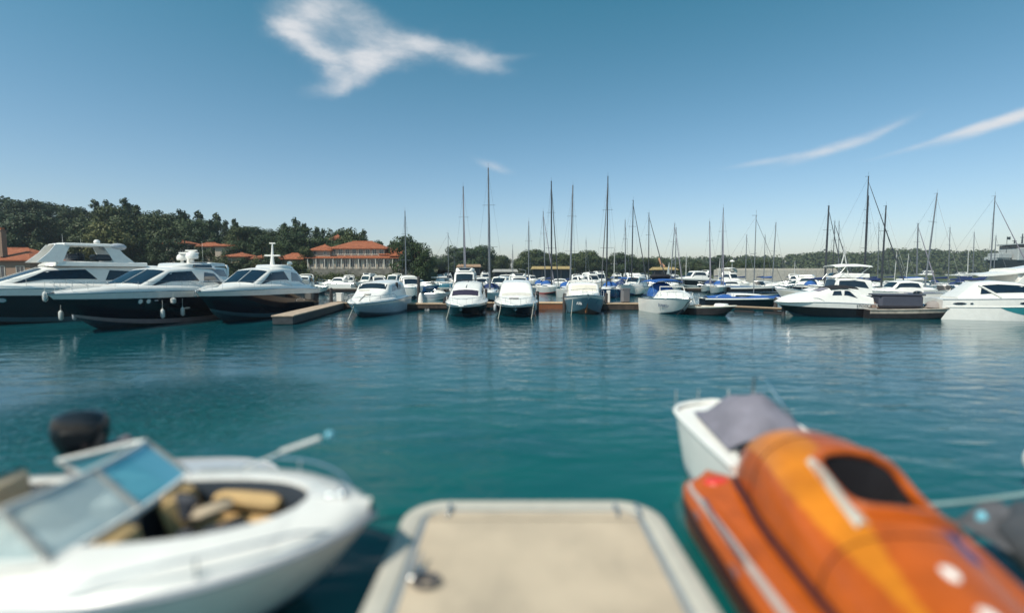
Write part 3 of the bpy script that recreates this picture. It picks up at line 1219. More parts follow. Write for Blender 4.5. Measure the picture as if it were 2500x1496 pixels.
def tree(kind, x, y, z, h, label, group, wide=1.0, cat='tree'):
    nm = {'round': 'broadleaf_tree', 'pine': 'pine_tree', 'olive': 'broadleaf_tree', 'column': 'cypress_tree', 'yellow': 'broadleaf_tree', 'bush': 'bush'}[kind]
    t = thing(nm, label, cat, (x, y, z), random.random() * 6.28, group)
    w_ = h * wide * random.uniform(0.95, 1.15)
    t.scale = (w_, w_, h)
    place(random.choice(CROWNS[kind]), 'crown', t)
    if kind != 'bush':
        place(TRUNK, 'trunk', t)
    return t


random.seed(12)
rows = [(121, 0.60, 6.0), (130, 0.80, 6.2), (141, 0.93, 6.0), (153, 0.99, 6.0), (166, 1.0, 6.6)]
for ri, (Y, fr, sp) in enumerate(rows):
    x = -172.0 * Y / 150
    while x < -0.19 * Y:
        px = 1250 + F * x / Y
        yy = Y + random.uniform(-3, 3)
        g = hill_h(x, yy)
        top = CAM_H + (668 - sil(px)) / F * yy
        h = (top - g) * fr * random.uniform(0.86, 1.03)
        hid = 0
        if 740 < px < 1012 and Y < 128:
            hid = 1
        if h > 3.5 and not hid:
            h = min(h, 17)
            if px < 240 and Y > 125:
                kind = 'round'
            else:
                kind = random.choice(['pine', 'round', 'pine', 'olive', 'round'])
            if 130 < px < 330 and Y < 145:
                kind = 'olive'
            zone = ('above the red roofed villa at the left edge' if px < 130 else 'above the hardtop of the leftmost navy yacht' if px < 330 else
                    'above the middle navy yacht' if px < 500 else 'above the third navy yacht' if px < 680 else 'left of the large villa' if px < 780 else
                    'behind the large villa')
            if kind == 'pine':
                lab, gr = 'dark pointed hill tree ' + zone, 'pointed trees of the hill wood ' + zone
            elif kind == 'olive':
                lab, gr = 'broad olive green hill tree ' + zone, 'olive green trees of the hill wood ' + zone
            else:
                lab, gr = 'dark round crowned hill tree ' + zone, 'round dark trees of the hill wood ' + zone
            tree(kind, x + random.uniform(-1, 1), yy, g - 0.3, h * (1.08 if kind == 'pine' else 1), lab, gr, 1.0 if kind != 'pine' else 0.8)
        x += sp * random.uniform(0.8, 1.2)

# named single trees
for (px, py, Y, kind, base, wide, lab) in [
    (258, 528, 118, 'yellow', 5.0, 1.0, 'yellowish green tree in front of the dark wood, above the tall hardtop yacht'),
    (878, 548, 128, 'olive', 4.5, 0.9, 'loose olive tree rising right behind the roof of the large villa'),
    (985, 573, 112, 'round', 1.3, 0.75, 'tall dark tree at the right end of the large villa, behind a thin mast'),
    (1012, 588, 110, 'round', 1.3, 0.8, 'dark tree immediately right of the tall tree by the large villa'),
    (1035, 604, 109, 'round', 1.3, 0.8, 'last and lowest dark tree of the row right of the large villa'),
    (746, 600, 111, 'olive', 3.8, 0.7, 'small olive tree against the left wall of the large villa'),
    (930, 588, 124, 'column', 4.0, 1.0, 'slim cypress behind the right hand roof of the large villa'),
]:
    x, zt = A(px, py, Y)
    tree(kind, x, Y, base - 0.2, zt - base, lab, None, wide)

# hedge along the foot of the villas
random.seed(3)
x = -150
while x < -24:
    px = 1250 + F * x / 109.5
    tree('bush', x, 109.6 + random.uniform(-1, 1), 1.1, random.uniform(2.6, 4.2) if px > 560 else random.uniform(3.0, 5.2),
         'dark green bush in the hedge along the quay below the villas', 'bushes of the hedge below the villas', 0.9, 'bush')
    x += random.uniform(2.2, 3.4)

# loose trees standing in front of the small houses
random.seed(31)
for (px, hh_) in ((462, 5.2), (520, 4.6), (562, 5.0), (598, 4.4), (646, 4.8), (668, 5.4), (735, 5.0)):
    tree(random.choice(['olive', 'round']), (px - 1250) / F * 110.8, 110.8, 2.2, hh_ + random.uniform(0, 0.8),
         'loose tree standing in front of the small red roofed houses', 'loose trees before the small red roofed houses', 1.15)

# trees of the far low shore
mid = [(1050, 622), (1062, 630), (1078, 620), (1095, 626), (1118, 600), (1133, 612), (1150, 602), (1172, 598), (1188, 612), (1205, 628), (1228, 622),
       (1275, 612), (1292, 604), (1308, 610), (1325, 625), (1345, 618), (1362, 614), (1382, 616), (1400, 620), (1418, 612), (1436, 611), (1455, 622),
       (1475, 628), (1492, 632), (1508, 616), (1522, 620), (1540, 625), (1556, 622), (1572, 628), (1590, 630), (1610, 632), (1628, 628), (1648, 634),
       (1670, 630), (1690, 634), (1712, 632), (1735, 634), (1756, 622), (1775, 632), (1800, 634), (1822, 632), (1846, 634), (1870, 632)]
random.seed(5)
for i, (px, py) in enumerate(mid):
    Y = 232 + random.uniform(-9, 12) + max(0, px - 1500) * 0.07
    for rep in range(2):
        yy = Y + rep * 12
        x, zt = A(px + rep * random.uniform(-10, 10), py + rep * 5, yy)
        kind = random.choice(['round', 'olive', 'olive', 'round'])
        if px < 1190:
            kind = 'round'
        zn = [z_ for lim, z_ in ((1110, 'right of the hill wood'), (1195, 'left of the tallest mast'), (1262, 'right of the tallest mast'), (1330, 'right of the gap in the trees'),
                                (1400, 'above the straw roofed pavilion'), (1500, 'above the fourth bow-on boat'),
                                (1600, 'above the sailing boats with V stays'), (1700, 'behind the yellow thatched bar'), (1790, 'left of the harbour lamp'), (9999, 'right of the harbour lamp')) if px < lim][0]
        kd = 'dark' if kind == 'round' else 'olive green'
        rw = 'front' if rep == 0 else 'rear'
        lab, gr = f'{kd} {rw} row shore tree, {zn}', f'{kd} {rw} row trees {zn}'
        tree(kind, x, yy, 2.0, zt - 2.0, lab, gr, 1.1)

# the far wooded headland: one mass of crowns
rng = np.random.default_rng(4)
Cn, Rn = [], []
for i in range(1500):
    y = 444 + 70 * rng.random() ** 0.8
    px = 1590 + rng.random() * 1500
    x = (px - 1250) / F * y
    g = head_h(x, y)
    r = 3.0 + 2.2 * rng.random()
    if y < 452 and rng.random() < 0.35:
        continue
    Cn.append((x, y, g + 3.6 + 2.2 * rng.random()))
    Rn.append((r, r, r * 1.15))
V = leaf_cloud(rng, np.array(Cn), np.array(Rn), 75000, 0.85)
o = place(quad_mesh('forest', V, leaf_material('leaves_headland', (0.028, 0.045, 0.018), (0.065, 0.08, 0.03))), 'headland_forest')
o['kind'] = 'stuff'
tag(o, 'far wooded headland of dark green crowns across the bay', 'forest')

# undergrowth closing the gaps under the hill wood and the low shore
Cn, Rn = [], []
for i in range(700):
    y = 124 + 46 * rng.random()
    x = (-172 * y / 150) + rng.random() * (172 * y / 150 - 0.2 * y)
    Cn.append((x, y, hill_h(x, y) + 1.0))
    Rn.append((2.2, 2.2, 2.0))
for i in range(260):
    y = 226 + 34 * rng.random()
    x = -38 + rng.random() * 190
    Cn.append((x, y + max(0, x - 50) * 0.1, 2.6))
    Rn.append((2.6, 2.6, 1.8))
V = leaf_cloud(rng, np.array(Cn), np.array(Rn), 30000, 0.32)
o = place(quad_mesh('undergrowth', V, LEAFD), 'undergrowth')
o['kind'] = 'stuff'
tag(o, 'dark undergrowth filling the foot of the woods', 'undergrowth')


# ------------------------------------------------------------------ villas
def tile_material():
    m = bpy.data.materials.new('roof_tiles')
    m.use_nodes = True
    t = NT(m.node_tree)
    p = t.n['Principled BSDF']
    g = t.node('ShaderNodeNewGeometry')
    n = t.noise(g.outputs['Position'], 1.3, 6, 0.7)
    c = t.mix(t.mapr(n, 0.3, 0.7, 0, 1), (0.30, 0.075, 0.03, 1), (0.50, 0.16, 0.07, 1))
    n2 = t.noise(g.outputs['Position'], 7.0, 2, 0.6)
    c = t.mix(t.mapr(n2, 0.55, 0.7, 0, 0.55), c, (0.60, 0.30, 0.16, 1))
    t.put(p.inputs['Base Color'], c)
    p.inputs['Roughness'].default_value = 0.85
    wv = t.node('ShaderNodeTexWave', wave_type='BANDS', bands_direction='X')
    t.put(wv.inputs['Vector'], g.outputs['Position'])
    wv.inputs['Scale'].default_value = 3.2
    wv.inputs['Distortion'].default_value = 0.5
    bn = t.node('ShaderNodeBump')
    bn.inputs['Distance'].default_value = 0.06
    t.put(bn.inputs['Height'], wv.outputs['Fac'])
    t.put(p.inputs['Normal'], bn.outputs[0])
    return m


TILES = tile_material()
WALLB = mat('stucco_beige', (0.42, 0.35, 0.28), 0.9, var=0.12, vscale=0.5, bump=0.3, bscale=6, dirt=((0.22, 0.17, 0.13), 0.4, 0.55, 0.5))
WALLY = mat('stucco_ochre', (0.33, 0.25, 0.16), 0.9, var=0.12, vscale=0.5, bump=0.3, bscale=6)
WALLP = mat('stucco_pink', (0.45, 0.24, 0.18), 0.9, var=0.12, vscale=0.5, bump=0.3, bscale=6)
FRAMEW = mat('window_frame', (0.55, 0.52, 0.46), 0.6)
PANE = mat('window_pane', (0.03, 0.045, 0.06), 0.08, spec=0.8)


def hip(b, cx, cy, w_, d, z, h, ov=0.6, mi=0, ridge=None):
    W2, D2 = w_ / 2 + ov, d / 2 + ov
    rl = max(0.0, W2 - D2) if ridge is None else ridge
    v = [(cx - W2, cy - D2, z), (cx + W2, cy - D2, z), (cx + W2, cy + D2, z), (cx - W2, cy + D2, z),
         (cx - rl, cy, z + h), (cx + rl, cy, z + h)]
    v2 = [(p[0], p[1], p[2] - 0.16) for p in v[:4]]
    b.add(v + v2, [(0, 1, 5, 4), (1, 2, 5), (2, 3, 4, 5), (3, 0, 4), (6, 7, 1, 0), (7, 8, 2, 1), (8, 9, 3, 2), (9, 6, 0, 3), (9, 8, 7, 6)], mi)
    b.tube([(cx - rl - 0.1, cy, z + h), (cx + rl + 0.1, cy, z + h)], 0.12, 6, mi)


def window(root, x, y, z, w_, h, panes=2):
    """a framed window in a wall facing -y; (x, z) is the middle of its sill line"""
    b = MB()
    t = 0.09
    b.box((x, y - 0.03, z + t / 2 - 0.05), (w_ + 0.3, 0.22, t), 0)
    b.box((x, y - 0.01, z + h), (w_ + 0.1, 0.12, t), 0)
    for sx in (-1, 1):
        b.box((x + sx * w_ / 2, y - 0.01, z + h / 2), (t, 0.12, h), 0)
    for k in range(1, panes):
        b.box((x - w_ / 2 + w_ * k / panes, y - 0.012, z + h / 2), (0.06, 0.09, h), 0)
    f = b.build('window', [FRAMEW], root, smooth=False)
    c = MB()
    c.box((x, y + 0.03, z + h / 2), (w_ - 0.02, 0.1, h - 0.02), 0)
    c.build('pane', [PANE], f, smooth=False)


def villa(label, masses, loc, rz=0.0, wallm=WALLB, chim=(), cat='villa', name='villa'):
    """masses: (cx, cy, w, d, z0, h, roof_h, rows) with rows = [(z, n, w, h)]"""
    rt = thing(name, label, cat, loc, rz)
    for ms in masses:
        cx, cy, w_, d, z0, h, rh, rws = ms
        b = MB()
        b.box((cx, cy, z0 + h / 2), (w_, d, h), 0)
        b.box((cx, cy, z0 + 0.2), (w_ + 0.14, d + 0.14, 0.4), 0)
        wall = b.build('wall', [wallm], rt, smooth=False)
        if rh:
            b = MB()
            hip(b, cx, cy, w_, d, z0 + h, rh)
            b.build('roof', [TILES], rt, smooth=False)
        for (wz, n, ww, wh) in rws:
            for k in range(n):
                window(rt, cx - w_ / 2 + w_ * (k + 0.5) / n, cy - d / 2, wz, ww, wh)
    for (x, y, z0, z1, s) in chim:
        b = MB()
        b.box((x, y, (z0 + z1) / 2), (s, s, z1 - z0), 0)
        b.box((x, y, z1 + 0.05), (s * 1.25, s * 1.25, 0.14), 0)
        b.box((x, y, z1 + 0.3), (s * 0.7, s * 0.7, 0.35), 1)
        b.build('chimney', [wallm, TILES], rt, smooth=False)
    return rt


# large villa with stepped roofs
vx, _ = A(885, 640, 113)
rt = villa('large beige villa with stepped orange roofs and long rows of windows above the quay',
           [(-9.4, 1.5, 4.6, 6, 0, 4.3, 1.5, [(3.3, 2, 0.7, 0.8)]),
            (-1.0, 3.2, 12.6, 8, 0, 4.75, 1.9, [(3.35, 8, 0.95, 1.2)]),
            (8.8, 3.0, 8.6, 7, 0, 3.4, 2.0, []),
            (0.0, -1.2, 23.6, 3.2, 0, 2.5, 0, [(0.25, 15, 1.0, 1.95)])],
           (vx, 113.5, 4.4), 0.0)
b = MB()
# pent roof over the front gallery
b.add([(-12.2, -3.5, 2.5), (12.2, -3.5, 2.5), (12.2, 0.6, 3.3), (-12.2, 0.6, 3.3), (-12.2, -3.5, 2.35), (12.2, -3.5, 2.35), (12.2, 0.6, 3.1), (-12.2, 0.6, 3.1)],
      [(0, 1, 2, 3), (4, 7, 6, 5), (0, 4, 5, 1), (1, 5, 6, 2), (2, 6, 7, 3), (3, 7, 4, 0)])
b.build('gallery_roof', [TILES], rt, smooth=False)
b = MB()
hip(b, 9.6, -0.6, 4.4, 4.0, 3.0, 1.3)
b.build('roof', [TILES], rt, smooth=False)
b = MB()

for k in range(13):
    x = -11.6 + k * 1.93
    c = MB()
    c.tube([(x, -3.3, 0.0), (x, -3.3, 2.4)], 0.11, 8)
    c.build('column', [FRAMEW], rt)
b = MB()
b.box((0, -3.2, -1.6), (26, 1.0, 3.2))
o = b.build('terrace_wall', [STONE], None, smooth=False)
o.location = (vx, 113.5, 4.4)
tag(o, 'dark stone terrace wall under the large villa', 'wall')

# villa at the left edge
x, zt = A(18, 592, 78)
rt = villa('villa at the left edge with a low orange roof and a beige chimney', [(-3.5, 4, 19, 8, 0, 3.9, 2.1, [(1.0, 6, 1.3, 1.9)])], (x - 2.6, 78, 1.6), 0,
           mat('stucco_brown', (0.26, 0.17, 0.12), 0.9, var=0.15), chim=[(1.3, 0.4, 4.4, 8.6, 0.8)])
b = MB()
b.prism([(-130, 74), (-58, 74), (-56, 80), (-58, 108), (-130, 108)], -2, 1.55)
o = b.build('left_terrace', [STONE], smooth=False)
o['kind'] = 'structure'

for (px, py, Y, w_, h, rh, wm, nw, lab) in [
    (431, 585, 119, 5.2, 3.4, 0.9, WALLB, 2, 'small square beige house with low red roof left among the hill trees'),
    (500, 591, 121, 7.2, 2.8, 1.0, WALLB, 3, 'wide low house with flat orange roof in the trees right of the square house'),
    (545, 592, 119, 4.0, 3.2, 0.8, WALLB, 1, 'narrow pale house joined by trees to the wide low house'),
    (575, 616, 113, 5.5, 2.6, 0.9, WALLY, 2, 'small ochre house low behind the middle navy yacht'),
    (705, 617, 112, 6.6, 2.6, 1.4, WALLY, 3, 'low ochre pavilion with hipped red roof left of the large villa'),
    (622, 622, 113, 5.0, 2.2, 0.8, WALLP, 2, 'little red roofed kiosk between the ochre house and the pavilion'),
]:
    x, zt = A(px, py, Y)
    z0 = zt - rh - h
    villa(lab, [(0, 2.5, w_, 5, -1.5, h + 1.5, rh, [(h * 0.3, nw, 0.8, 1.2)])], (x, Y, z0), random.uniform(-0.15, 0.15), wm, cat='house', name='house')
x, zt = A(829, 573, 132)
villa('small red roofed turret with white gables showing in the trees above the large villa', [(0, 1.5, 3.0, 3, -5, 7.2, 1.4, [(0.7, 1, 0.8, 1.0)])], (x, 130, zt - 3.6), 0.2, WALLP, cat='house', name='turret')

# straw roofed pavilion and low buildings on the middle quay
STRAW = mat('straw_thatch', (0.34, 0.25, 0.11), 0.95, var=0.3, vscale=3, bump=0.8, bscale=10)
b = MB()
b.prism([(-34, 176), (60, 176), (60, 184), (-34, 184)], -2, 1.2)
o = b.build('middle_quay', [STONE], smooth=False)
o['kind'] = 'structure'


def pavilion(label, px0, px1, py, Y, side=BLACK, roofm=STRAW, h=3.2):
    x0, zt = A(px0, py, Y)
    x1, _ = A(px1, py, Y)
    z0 = 1.2
    rt = thing('pavilion', label, 'pavilion', ((x0 + x1) / 2, Y, z0))
    W2 = (x1 - x0) / 2
    H = zt - z0
    b = MB()
    b.add([(-W2 - 0.5, -1.8, H - 0.9), (W2 + 0.5, -1.8, H - 0.9), (W2, 1.5, H), (-W2, 1.5, H), (W2 + 0.5, 4.8, H - 0.9), (-W2 - 0.5, 4.8, H - 0.9),
           (-W2 - 0.5, -1.8, H - 1.1), (W2 + 0.5, -1.8, H - 1.1), (W2 + 0.5, 4.8, H - 1.1), (-W2 - 0.5, 4.8, H - 1.1)],
          [(0, 1, 2, 3), (3, 2, 4, 5), (6, 7, 1, 0), (7, 8, 4, 2, 1), (8, 9, 5, 4), (9, 6, 0, 3, 5), (9, 8, 7, 6)])
    b.build('roof', [roofm], rt, smooth=False)
    n = max(3, int(W2 * 2 / 3))
    for k in range(n + 1):
        c = MB()
        x = -W2 + 2 * W2 * k / n
        c.tube([(x, -1.4, 0), (x, -1.4, H - 1.0)], 0.12, 6)
        c.build('post', [PILE], rt)
    b = MB()
    b.box((0, 1.5, (H - 1.2) / 2), (2 * W2 - 0.6, 3.0, H - 1.2), 0)
    b.build('room', [INTER], rt, smooth=False)
    return rt


pavilion('long straw roofed pavilion behind the fourth bow-on boat', 1300, 1392, 650, 176)
pavilion('short brown roofed waterside shed behind the dark windowed flybridge boat', 1118, 1172, 645, 178, roofm=mat('brown_roof', (0.30, 0.19, 0.12), 0.9, var=0.3))
pavilion('low grey roofed boat shed behind the second and third bow-on boats', 1205, 1262, 657, 178, roofm=mat('grey_roof', (0.32, 0.31, 0.29), 0.8, var=0.2))
pavilion('yellow thatched bar behind the boat with blue canvas', 1596, 1650, 652, 182)

# breakwater wall
x0, z1 = A(1752, 658, 205)
x1, _ = A(2045, 661, 205)
nseg = 12
o = thing('breakwater', 'x', 'wall', ((x0 + x1) / 2, 207, 0))
for k in range(nseg):
    b = MB()
    q = (k + 0.5) / nseg - 0.5
    b.box((q * (x1 - x0), 0, z1 / 2 - 1), ((x1 - x0) / nseg - 0.06, 4, z1 + 2 + random.uniform(-0.05, 0.05)), 0, bev=0.12)
    b.build('wall_block', [CONC], o, smooth=False)
b = MB()
b.box((0, -0.8, z1 + 0.25), (x1 - x0, 0.6, 0.5), 0, bev=0.05)
b.build('parapet', [CONC], o, smooth=False)
tag(o, 'pale concrete breakwater wall in front of the far tree line', 'wall')

# lamp on the breakwater
x, zt = A(1789, 634, 203)
rt = thing('harbour_lamp', 'white capped harbour lamp post standing above the breakwater', 'lamp post', (x, 203.5, 0))
b = MB()
b.tube([(0, 0, 0), (0, 0, zt - 0.8)], [0.16, 0.1], 8)
b.build('post', [ALUL], rt)
b = MB()
b.grid([[(a * math.cos(k * 0.785), a * math.sin(k * 0.785), z) for k in range(8)] for a, z in ((0.5, zt - 0.9), (1.0, zt - 0.8), (0.75, zt - 0.3), (0.05, zt))], 0, closeu=True)
b.build('lamp_shade', [WHITE], rt)


# ------------------------------------------------------------------ docks
def dock(label, x0, x1, y0, y1, z=0.6, top=WOOD, sidem=WOODD, th=0.35, piles=(), beams=True, rz=0.0, loc=None, cat='dock', group=None):
    cx, cy = (x0 + x1) / 2, (y0 + y1) / 2
    rt = thing('dock', label, cat, loc or (cx, cy, 0), rz, group)
    w_, d = x1 - x0, y1 - y0
    n = max(2, int(max(w_, d) / (2.4 if y0 < 80 else 6)))
    b = MB()
    b.box((0, 0, 0), (w_ / n - 0.03, d, 0.1) if w_ > d else (w_, d / n - 0.03, 0.1), 0, bev=0.02)
    me = b.mesh('deck_panel', [top])
    for k in range(n):
        q = -0.5 + (k + 0.5) / n
        place(me, 'deck_panel', rt, (q * w_, 0, z - 0.05) if w_ > d else (0, q * d, z - 0.05))
    b = MB()
    b.box((0, 0, z - 0.1 - th / 2), (w_ - 0.1, d - 0.1, th), 0, bev=0.03)
    b.build('side_beam', [sidem], rt)
    m = max(2, int(max(w_, d) / (3 if y0 < 80 else 8)))
    b = MB()
    b.box((0, 0, 0), (w_ / m * 0.72, d - 0.3, 0.5) if w_ > d else (w_ - 0.3, d / m * 0.72, 0.5), 0, bev=0.1)
    me = b.mesh('float', [RUBBER])
    for k in range(m):
        q = -0.5 + (k + 0.5) / m
        place(me, 'float', rt, (q * w_, 0, 0) if w_ > d else (0, q * d, 0))
    return rt


def pile(label, x, y, h=2.2, r=0.13, m=None, group='mooring piles'):
    b = MB()
    b.tube([(0, 0, -1.5), (0, 0, h * 0.6), (0.02, 0, h)], [r, r, r * 0.9], 10)
    b.tube([(0.02, 0, h), (0.02, 0, h + 0.07)], [r * 1.02, r * 0.3], 10)
    o = b.build('mooring_pile', [m or PILE])
    o.location = (x, y, 0)
    return tag(o, label, 'pile', group)


dock('dark sided dock section between the finger dock and the black windscreen cruiser', -17.2, -12.6, 45.0, 46.8)
dock('wooden dock section with dinghy fenders between the first and second bow-on boats', -10.3, -5.4, 43.6, 45.4)
dock('short dock section glimpsed between the second and third bow-on boats', -3.4, -0.3, 45.0, 46.6)
dock('tan dock section with reddish front between the third and fourth bow-on boats', 1.9, 5.3, 45.0, 46.8, sidem=WOODR, top=WOODT, th=0.55)
dock('brown dock section right of the fourth bow-on boat', 8.2, 12.6, 43.8, 45.6, th=0.5)
# finger dock at the left
fx0, fy0 = -15.3, 31.2
ang = math.atan2(-1.6, 14.6)
dock('tan topped finger dock running out beside the third navy yacht', -0.7, 0.7, -7.3, 7.3, z=0.62, top=mat('dock_wood_grey_tan', (0.42, 0.32, 0.24), 0.75, var=0.2), sidem=mat('dock_side_dark', (0.045, 0.05, 0.055), 0.6, var=0.3), th=0.5,
     rz=-ang, loc=(-15.6, 38.3, 0))
# long docks further back
dock('second dock, low and grey, behind the first row of boats on the left', -62, -18, 86, 88.2, z=0.7, top=CONC)
dock('second dock, low and grey, behind the middle boats', -14, 36, 88, 90.2, z=0.7, top=CONC)
dock('second dock, low and grey, behind the boats on the right', 42, 78, 92, 94.2, z=0.7, top=CONC)
dock('third dock far back across the marina', -30, 90, 140, 142.5, z=0.8, top=CONC)
x, _ = G(1885, 747, 0.5)
dock('narrow walkway of short planks beside the white speedboat', -2.3, 2.3, -0.25, 0.25, z=0.55, th=0.12, rz=-0.75, loc=(20.6, 40.2, 0), cat='walkway')

for (px, Y, h, lab) in [
    (968, 41.5, 2.5, 'tall dark mooring pile right of the white cruiser with black windscreen'),
    (1172, 42.5, 2.0, 'dark pile between the second and third bow-on boats'),
    (1186, 46.8, 1.8, 'paler pile just right of the dark pile between second and third bow-on boats'),
    (1022, 46, 3.0, 'slim dark pile rising behind the fendered dock section'),
    (1312, 43.0, 1.7, 'short pile beside the right shoulder of the third bow-on boat'),
    (1378, 41.0, 1.6, 'short dark pile at the left bow of the fourth boat'),
    (1480, 44.0, 1.5, 'short pile at the left end of the brown dock section'),
    (808, 45.6, 1.9, 'dark pile at the far tip of the tan finger dock'),
    (1915, 38.0, 1.2, 'black pile under the bow of the white speedboat'),
    (1895, 40.0, 1.3, 'second black pile left of the white speedboat'),
]:
    pile(lab, (px - 1250) / F * Y, Y, h, 0.15, group=None)


def rope(label, a, b_, sag=0.3, r=0.02, m=None, group='mooring lines dropping to the water'):
    a, b_ = Vector(a), Vector(b_)
    c = MB()
    c.tube([a.lerp(b_, i / 8) - Vector((0, 0, sag * 4 * (i / 8) * (1 - i / 8))) for i in range(9)], r, 5)
    o = c.build('mooring_line', [m or mat('rope', (0.45, 0.42, 0.36), 0.9)])
    return tag(o, label, 'rope', group)


# ================================================================== BIG NAVY YACHTS (left)
def big_yacht(label, pos, heading, L, B, fb, fs, kind):
    rt = thing('motor_yacht', label, 'motor yacht', (pos[0], pos[1], 0), math.atan2(heading[1], heading[0]))
    H = Hull(L, B, fb, fs, rake=1.5, p=2.3, flare=0.42, sp=1.2, hump=0.12, full=0.4, tw=0.9)
    H.build(rt, NAVY, WHITE, GREYB if kind == 2 else mat('boot_stripe_slate', (0.04, 0.10, 0.12), 0.4), ANTIF, WHITE, nt=26, bandf=0.80, rub=STEEL, rubr=0.03)

    def dz(x):
        return H.sheer(H.x2t(x)) - 0.06
    top = 1.62
    x0 = 0.36 * L
    st = [(x0, 0.10 * B, dz(x0) - 0.05, 0.05 * B, dz(x0), 0.02),
          (0.26 * L, 0.26 * B, dz(0.22 * L), 0.20 * B, dz(0.22 * L) + 0.22, 0.08),
          (0.19 * L, 0.34 * B, dz(0.13 * L), 0.29 * B, dz(0.13 * L) + 0.42, 0.1),
          (0.03 * L, 0.39 * B, dz(0), 0.31 * B, dz(0) + top - 0.16, 0.12),
          (-0.10 * L, 0.40 * B, dz(-0.1 * L), 0.32 * B, dz(0) + top, 0.12),
          (-0.26 * L, 0.40 * B, dz(-0.26 * L), 0.32 * B, dz(0) + top - 0.08, 0.12),
          (-0.37 * L, 0.40 * B, dz(-0.37 * L), 0.34 * B, dz(0) + 0.55, 0.06),
          (-0.42 * L, 0.40 * B, dz(-0.42 * L), 0.38 * B, dz(0) + 0.15, 0.0)]
    if kind == 1:
        st[5] = (-0.40 * L, 0.40 * B, dz(-0.26 * L), 0.33 * B, dz(0) + top, 0.12)
        st = st[:6]
    Hs = House(st)
    Hs.build(rt, WHITE, 'superstructure', sub=4)
    a = 0.44
    Hs.patch(rt, [(0.18 * L, -a), (0.18 * L, a), (0.045 * L, a), (0.045 * L, -a)], BGLASS, 'windscreen', nu=10, nv=5)
    for sg in (1, -1):
        Hs.patch(rt, [(0.165 * L, sg * 0.74), (-0.14 * L, sg * 0.78), (-0.10 * L, sg * 0.565), (0.04 * L, sg * 0.55)], BGLASS, 'side_window', nu=14, nv=4)
        Hs.patch(rt, [(-0.17 * L, sg * 0.80), (-0.34 * L, sg * 0.80), (-0.27 * L, sg * 0.60), (-0.19 * L, sg * 0.58)], DGLASS, 'side_window', nu=12, nv=4)
    bulwark(H, rt, WHITE)
    # wiper / centre mullion
    b = MB()
    b.tube([Hs.pt(0.185 * L, 0) + Vector((0, 0, 0.03)), Hs.pt(0.045 * L, 0) + Vector((0, 0, 0.03))], 0.03, 5)
    b.build('mullion', [WHITE], rt)
    H.rail(rt, t0=0.40, h=0.62, posts=9, r=0.014)
    hatch(rt, (0.28 * L, 0, dz(0.28 * L) + 0.2), (0.6, 0.6))
    anchor(rt, L / 2 - 0.05, fb + 0.05)
    zt = dz(0) + top + 0.1
    return rt, H, Hs, zt, dz


# yacht 1: flybridge with a tall hardtop, furthest left
rt, H, Hs, zt, dz = big_yacht('large navy hulled flybridge yacht with tall white hardtop, leftmost of the three', (-32.7, 34.3), (-0.55, -0.83), 15.5, 4.4, 2.35, 2.0, 1)
L = 15.5
hx = lambda f: -2.0 + (f + 0.2) * 11.0
F2 = House([(hx(0.02), 1.0, zt - 0.1, 0.7, zt + 0.02, 0.02), (hx(-0.03), 1.55, zt - 0.1, 1.45, zt + 0.26, 0.03), (hx(-0.5), 1.65, zt - 0.1, 1.55, zt + 0.22, 0.0)])
F2.build(rt, WHITE, 'flybridge')
for sg in (1, -1):       # slanting legs of the hardtop frame
    for (xa, xb) in ((0.01, -0.065), (-0.375, -0.305)):
        w0 = 0.5
        P = []
        for (x, z, y, k) in ((hx(xa), zt + 0.15, 1.5, 1.3), (hx(lerp(xa, xb, 0.6)), zt + 0.85, 1.3, 0.9), (hx(xb), zt + 1.42, 1.15, 0.8)):
            P.append([(x - w0 * k, sg * y, z), (x - w0 * k, sg * (y - 0.12), z), (x + w0 * k, sg * (y - 0.12), z), (x + w0 * k, sg * y, z)])
        b = MB()
        b.grid(P, 0, closeu=True)
        b.build('hardtop_leg', [WHITE], rt)
HT = House([(hx(-0.03), 0.7, zt + 1.40, 0.6, zt + 1.46, 0.02), (hx(-0.07), 1.2, zt + 1.36, 1.15, zt + 1.52, 0.05), (hx(-0.30), 1.3, zt + 1.36, 1.22, zt + 1.56, 0.06),
            (hx(-0.365), 1.1, zt + 1.42, 1.0, zt + 1.54, 0.03)])
HT.build(rt, WHITE, 'hardtop')
for sg in (1, -1):
    b = MB()
    b.ell((hx(-0.35), sg * 1.05, zt + 1.38), (0.55, 0.24, 0.27), 12, 8)
    b.build('hardtop_pod', [GREYW], rt)
for (x, y, d) in ((-0.12, 0.3, (0.6, 1.2, 0.5)), (-0.18, -0.5, (0.5, 0.6, 0.7)), (-0.27, 0.5, (1.0, 1.6, 0.45))):
    b = MB()
    b.box((hx(x), y, zt + 0.55), d, 0, bev=0.12)
    b.build('flybridge_seat', [INTER], rt)
antenna(rt, (hx(-0.07), 0.8, zt + 1.55), 0.6)
antenna(rt, (hx(-0.2), -0.8, zt + 1.55), 0.4)
dome(rt, (hx(-0.26), 0.2, zt + 1.7), 0.2, 0.2)
for t_ in (0.755, 0.69):
    H.porthole(rt, t_, 0.66, 1, 0.22, 0.15, GREYW)

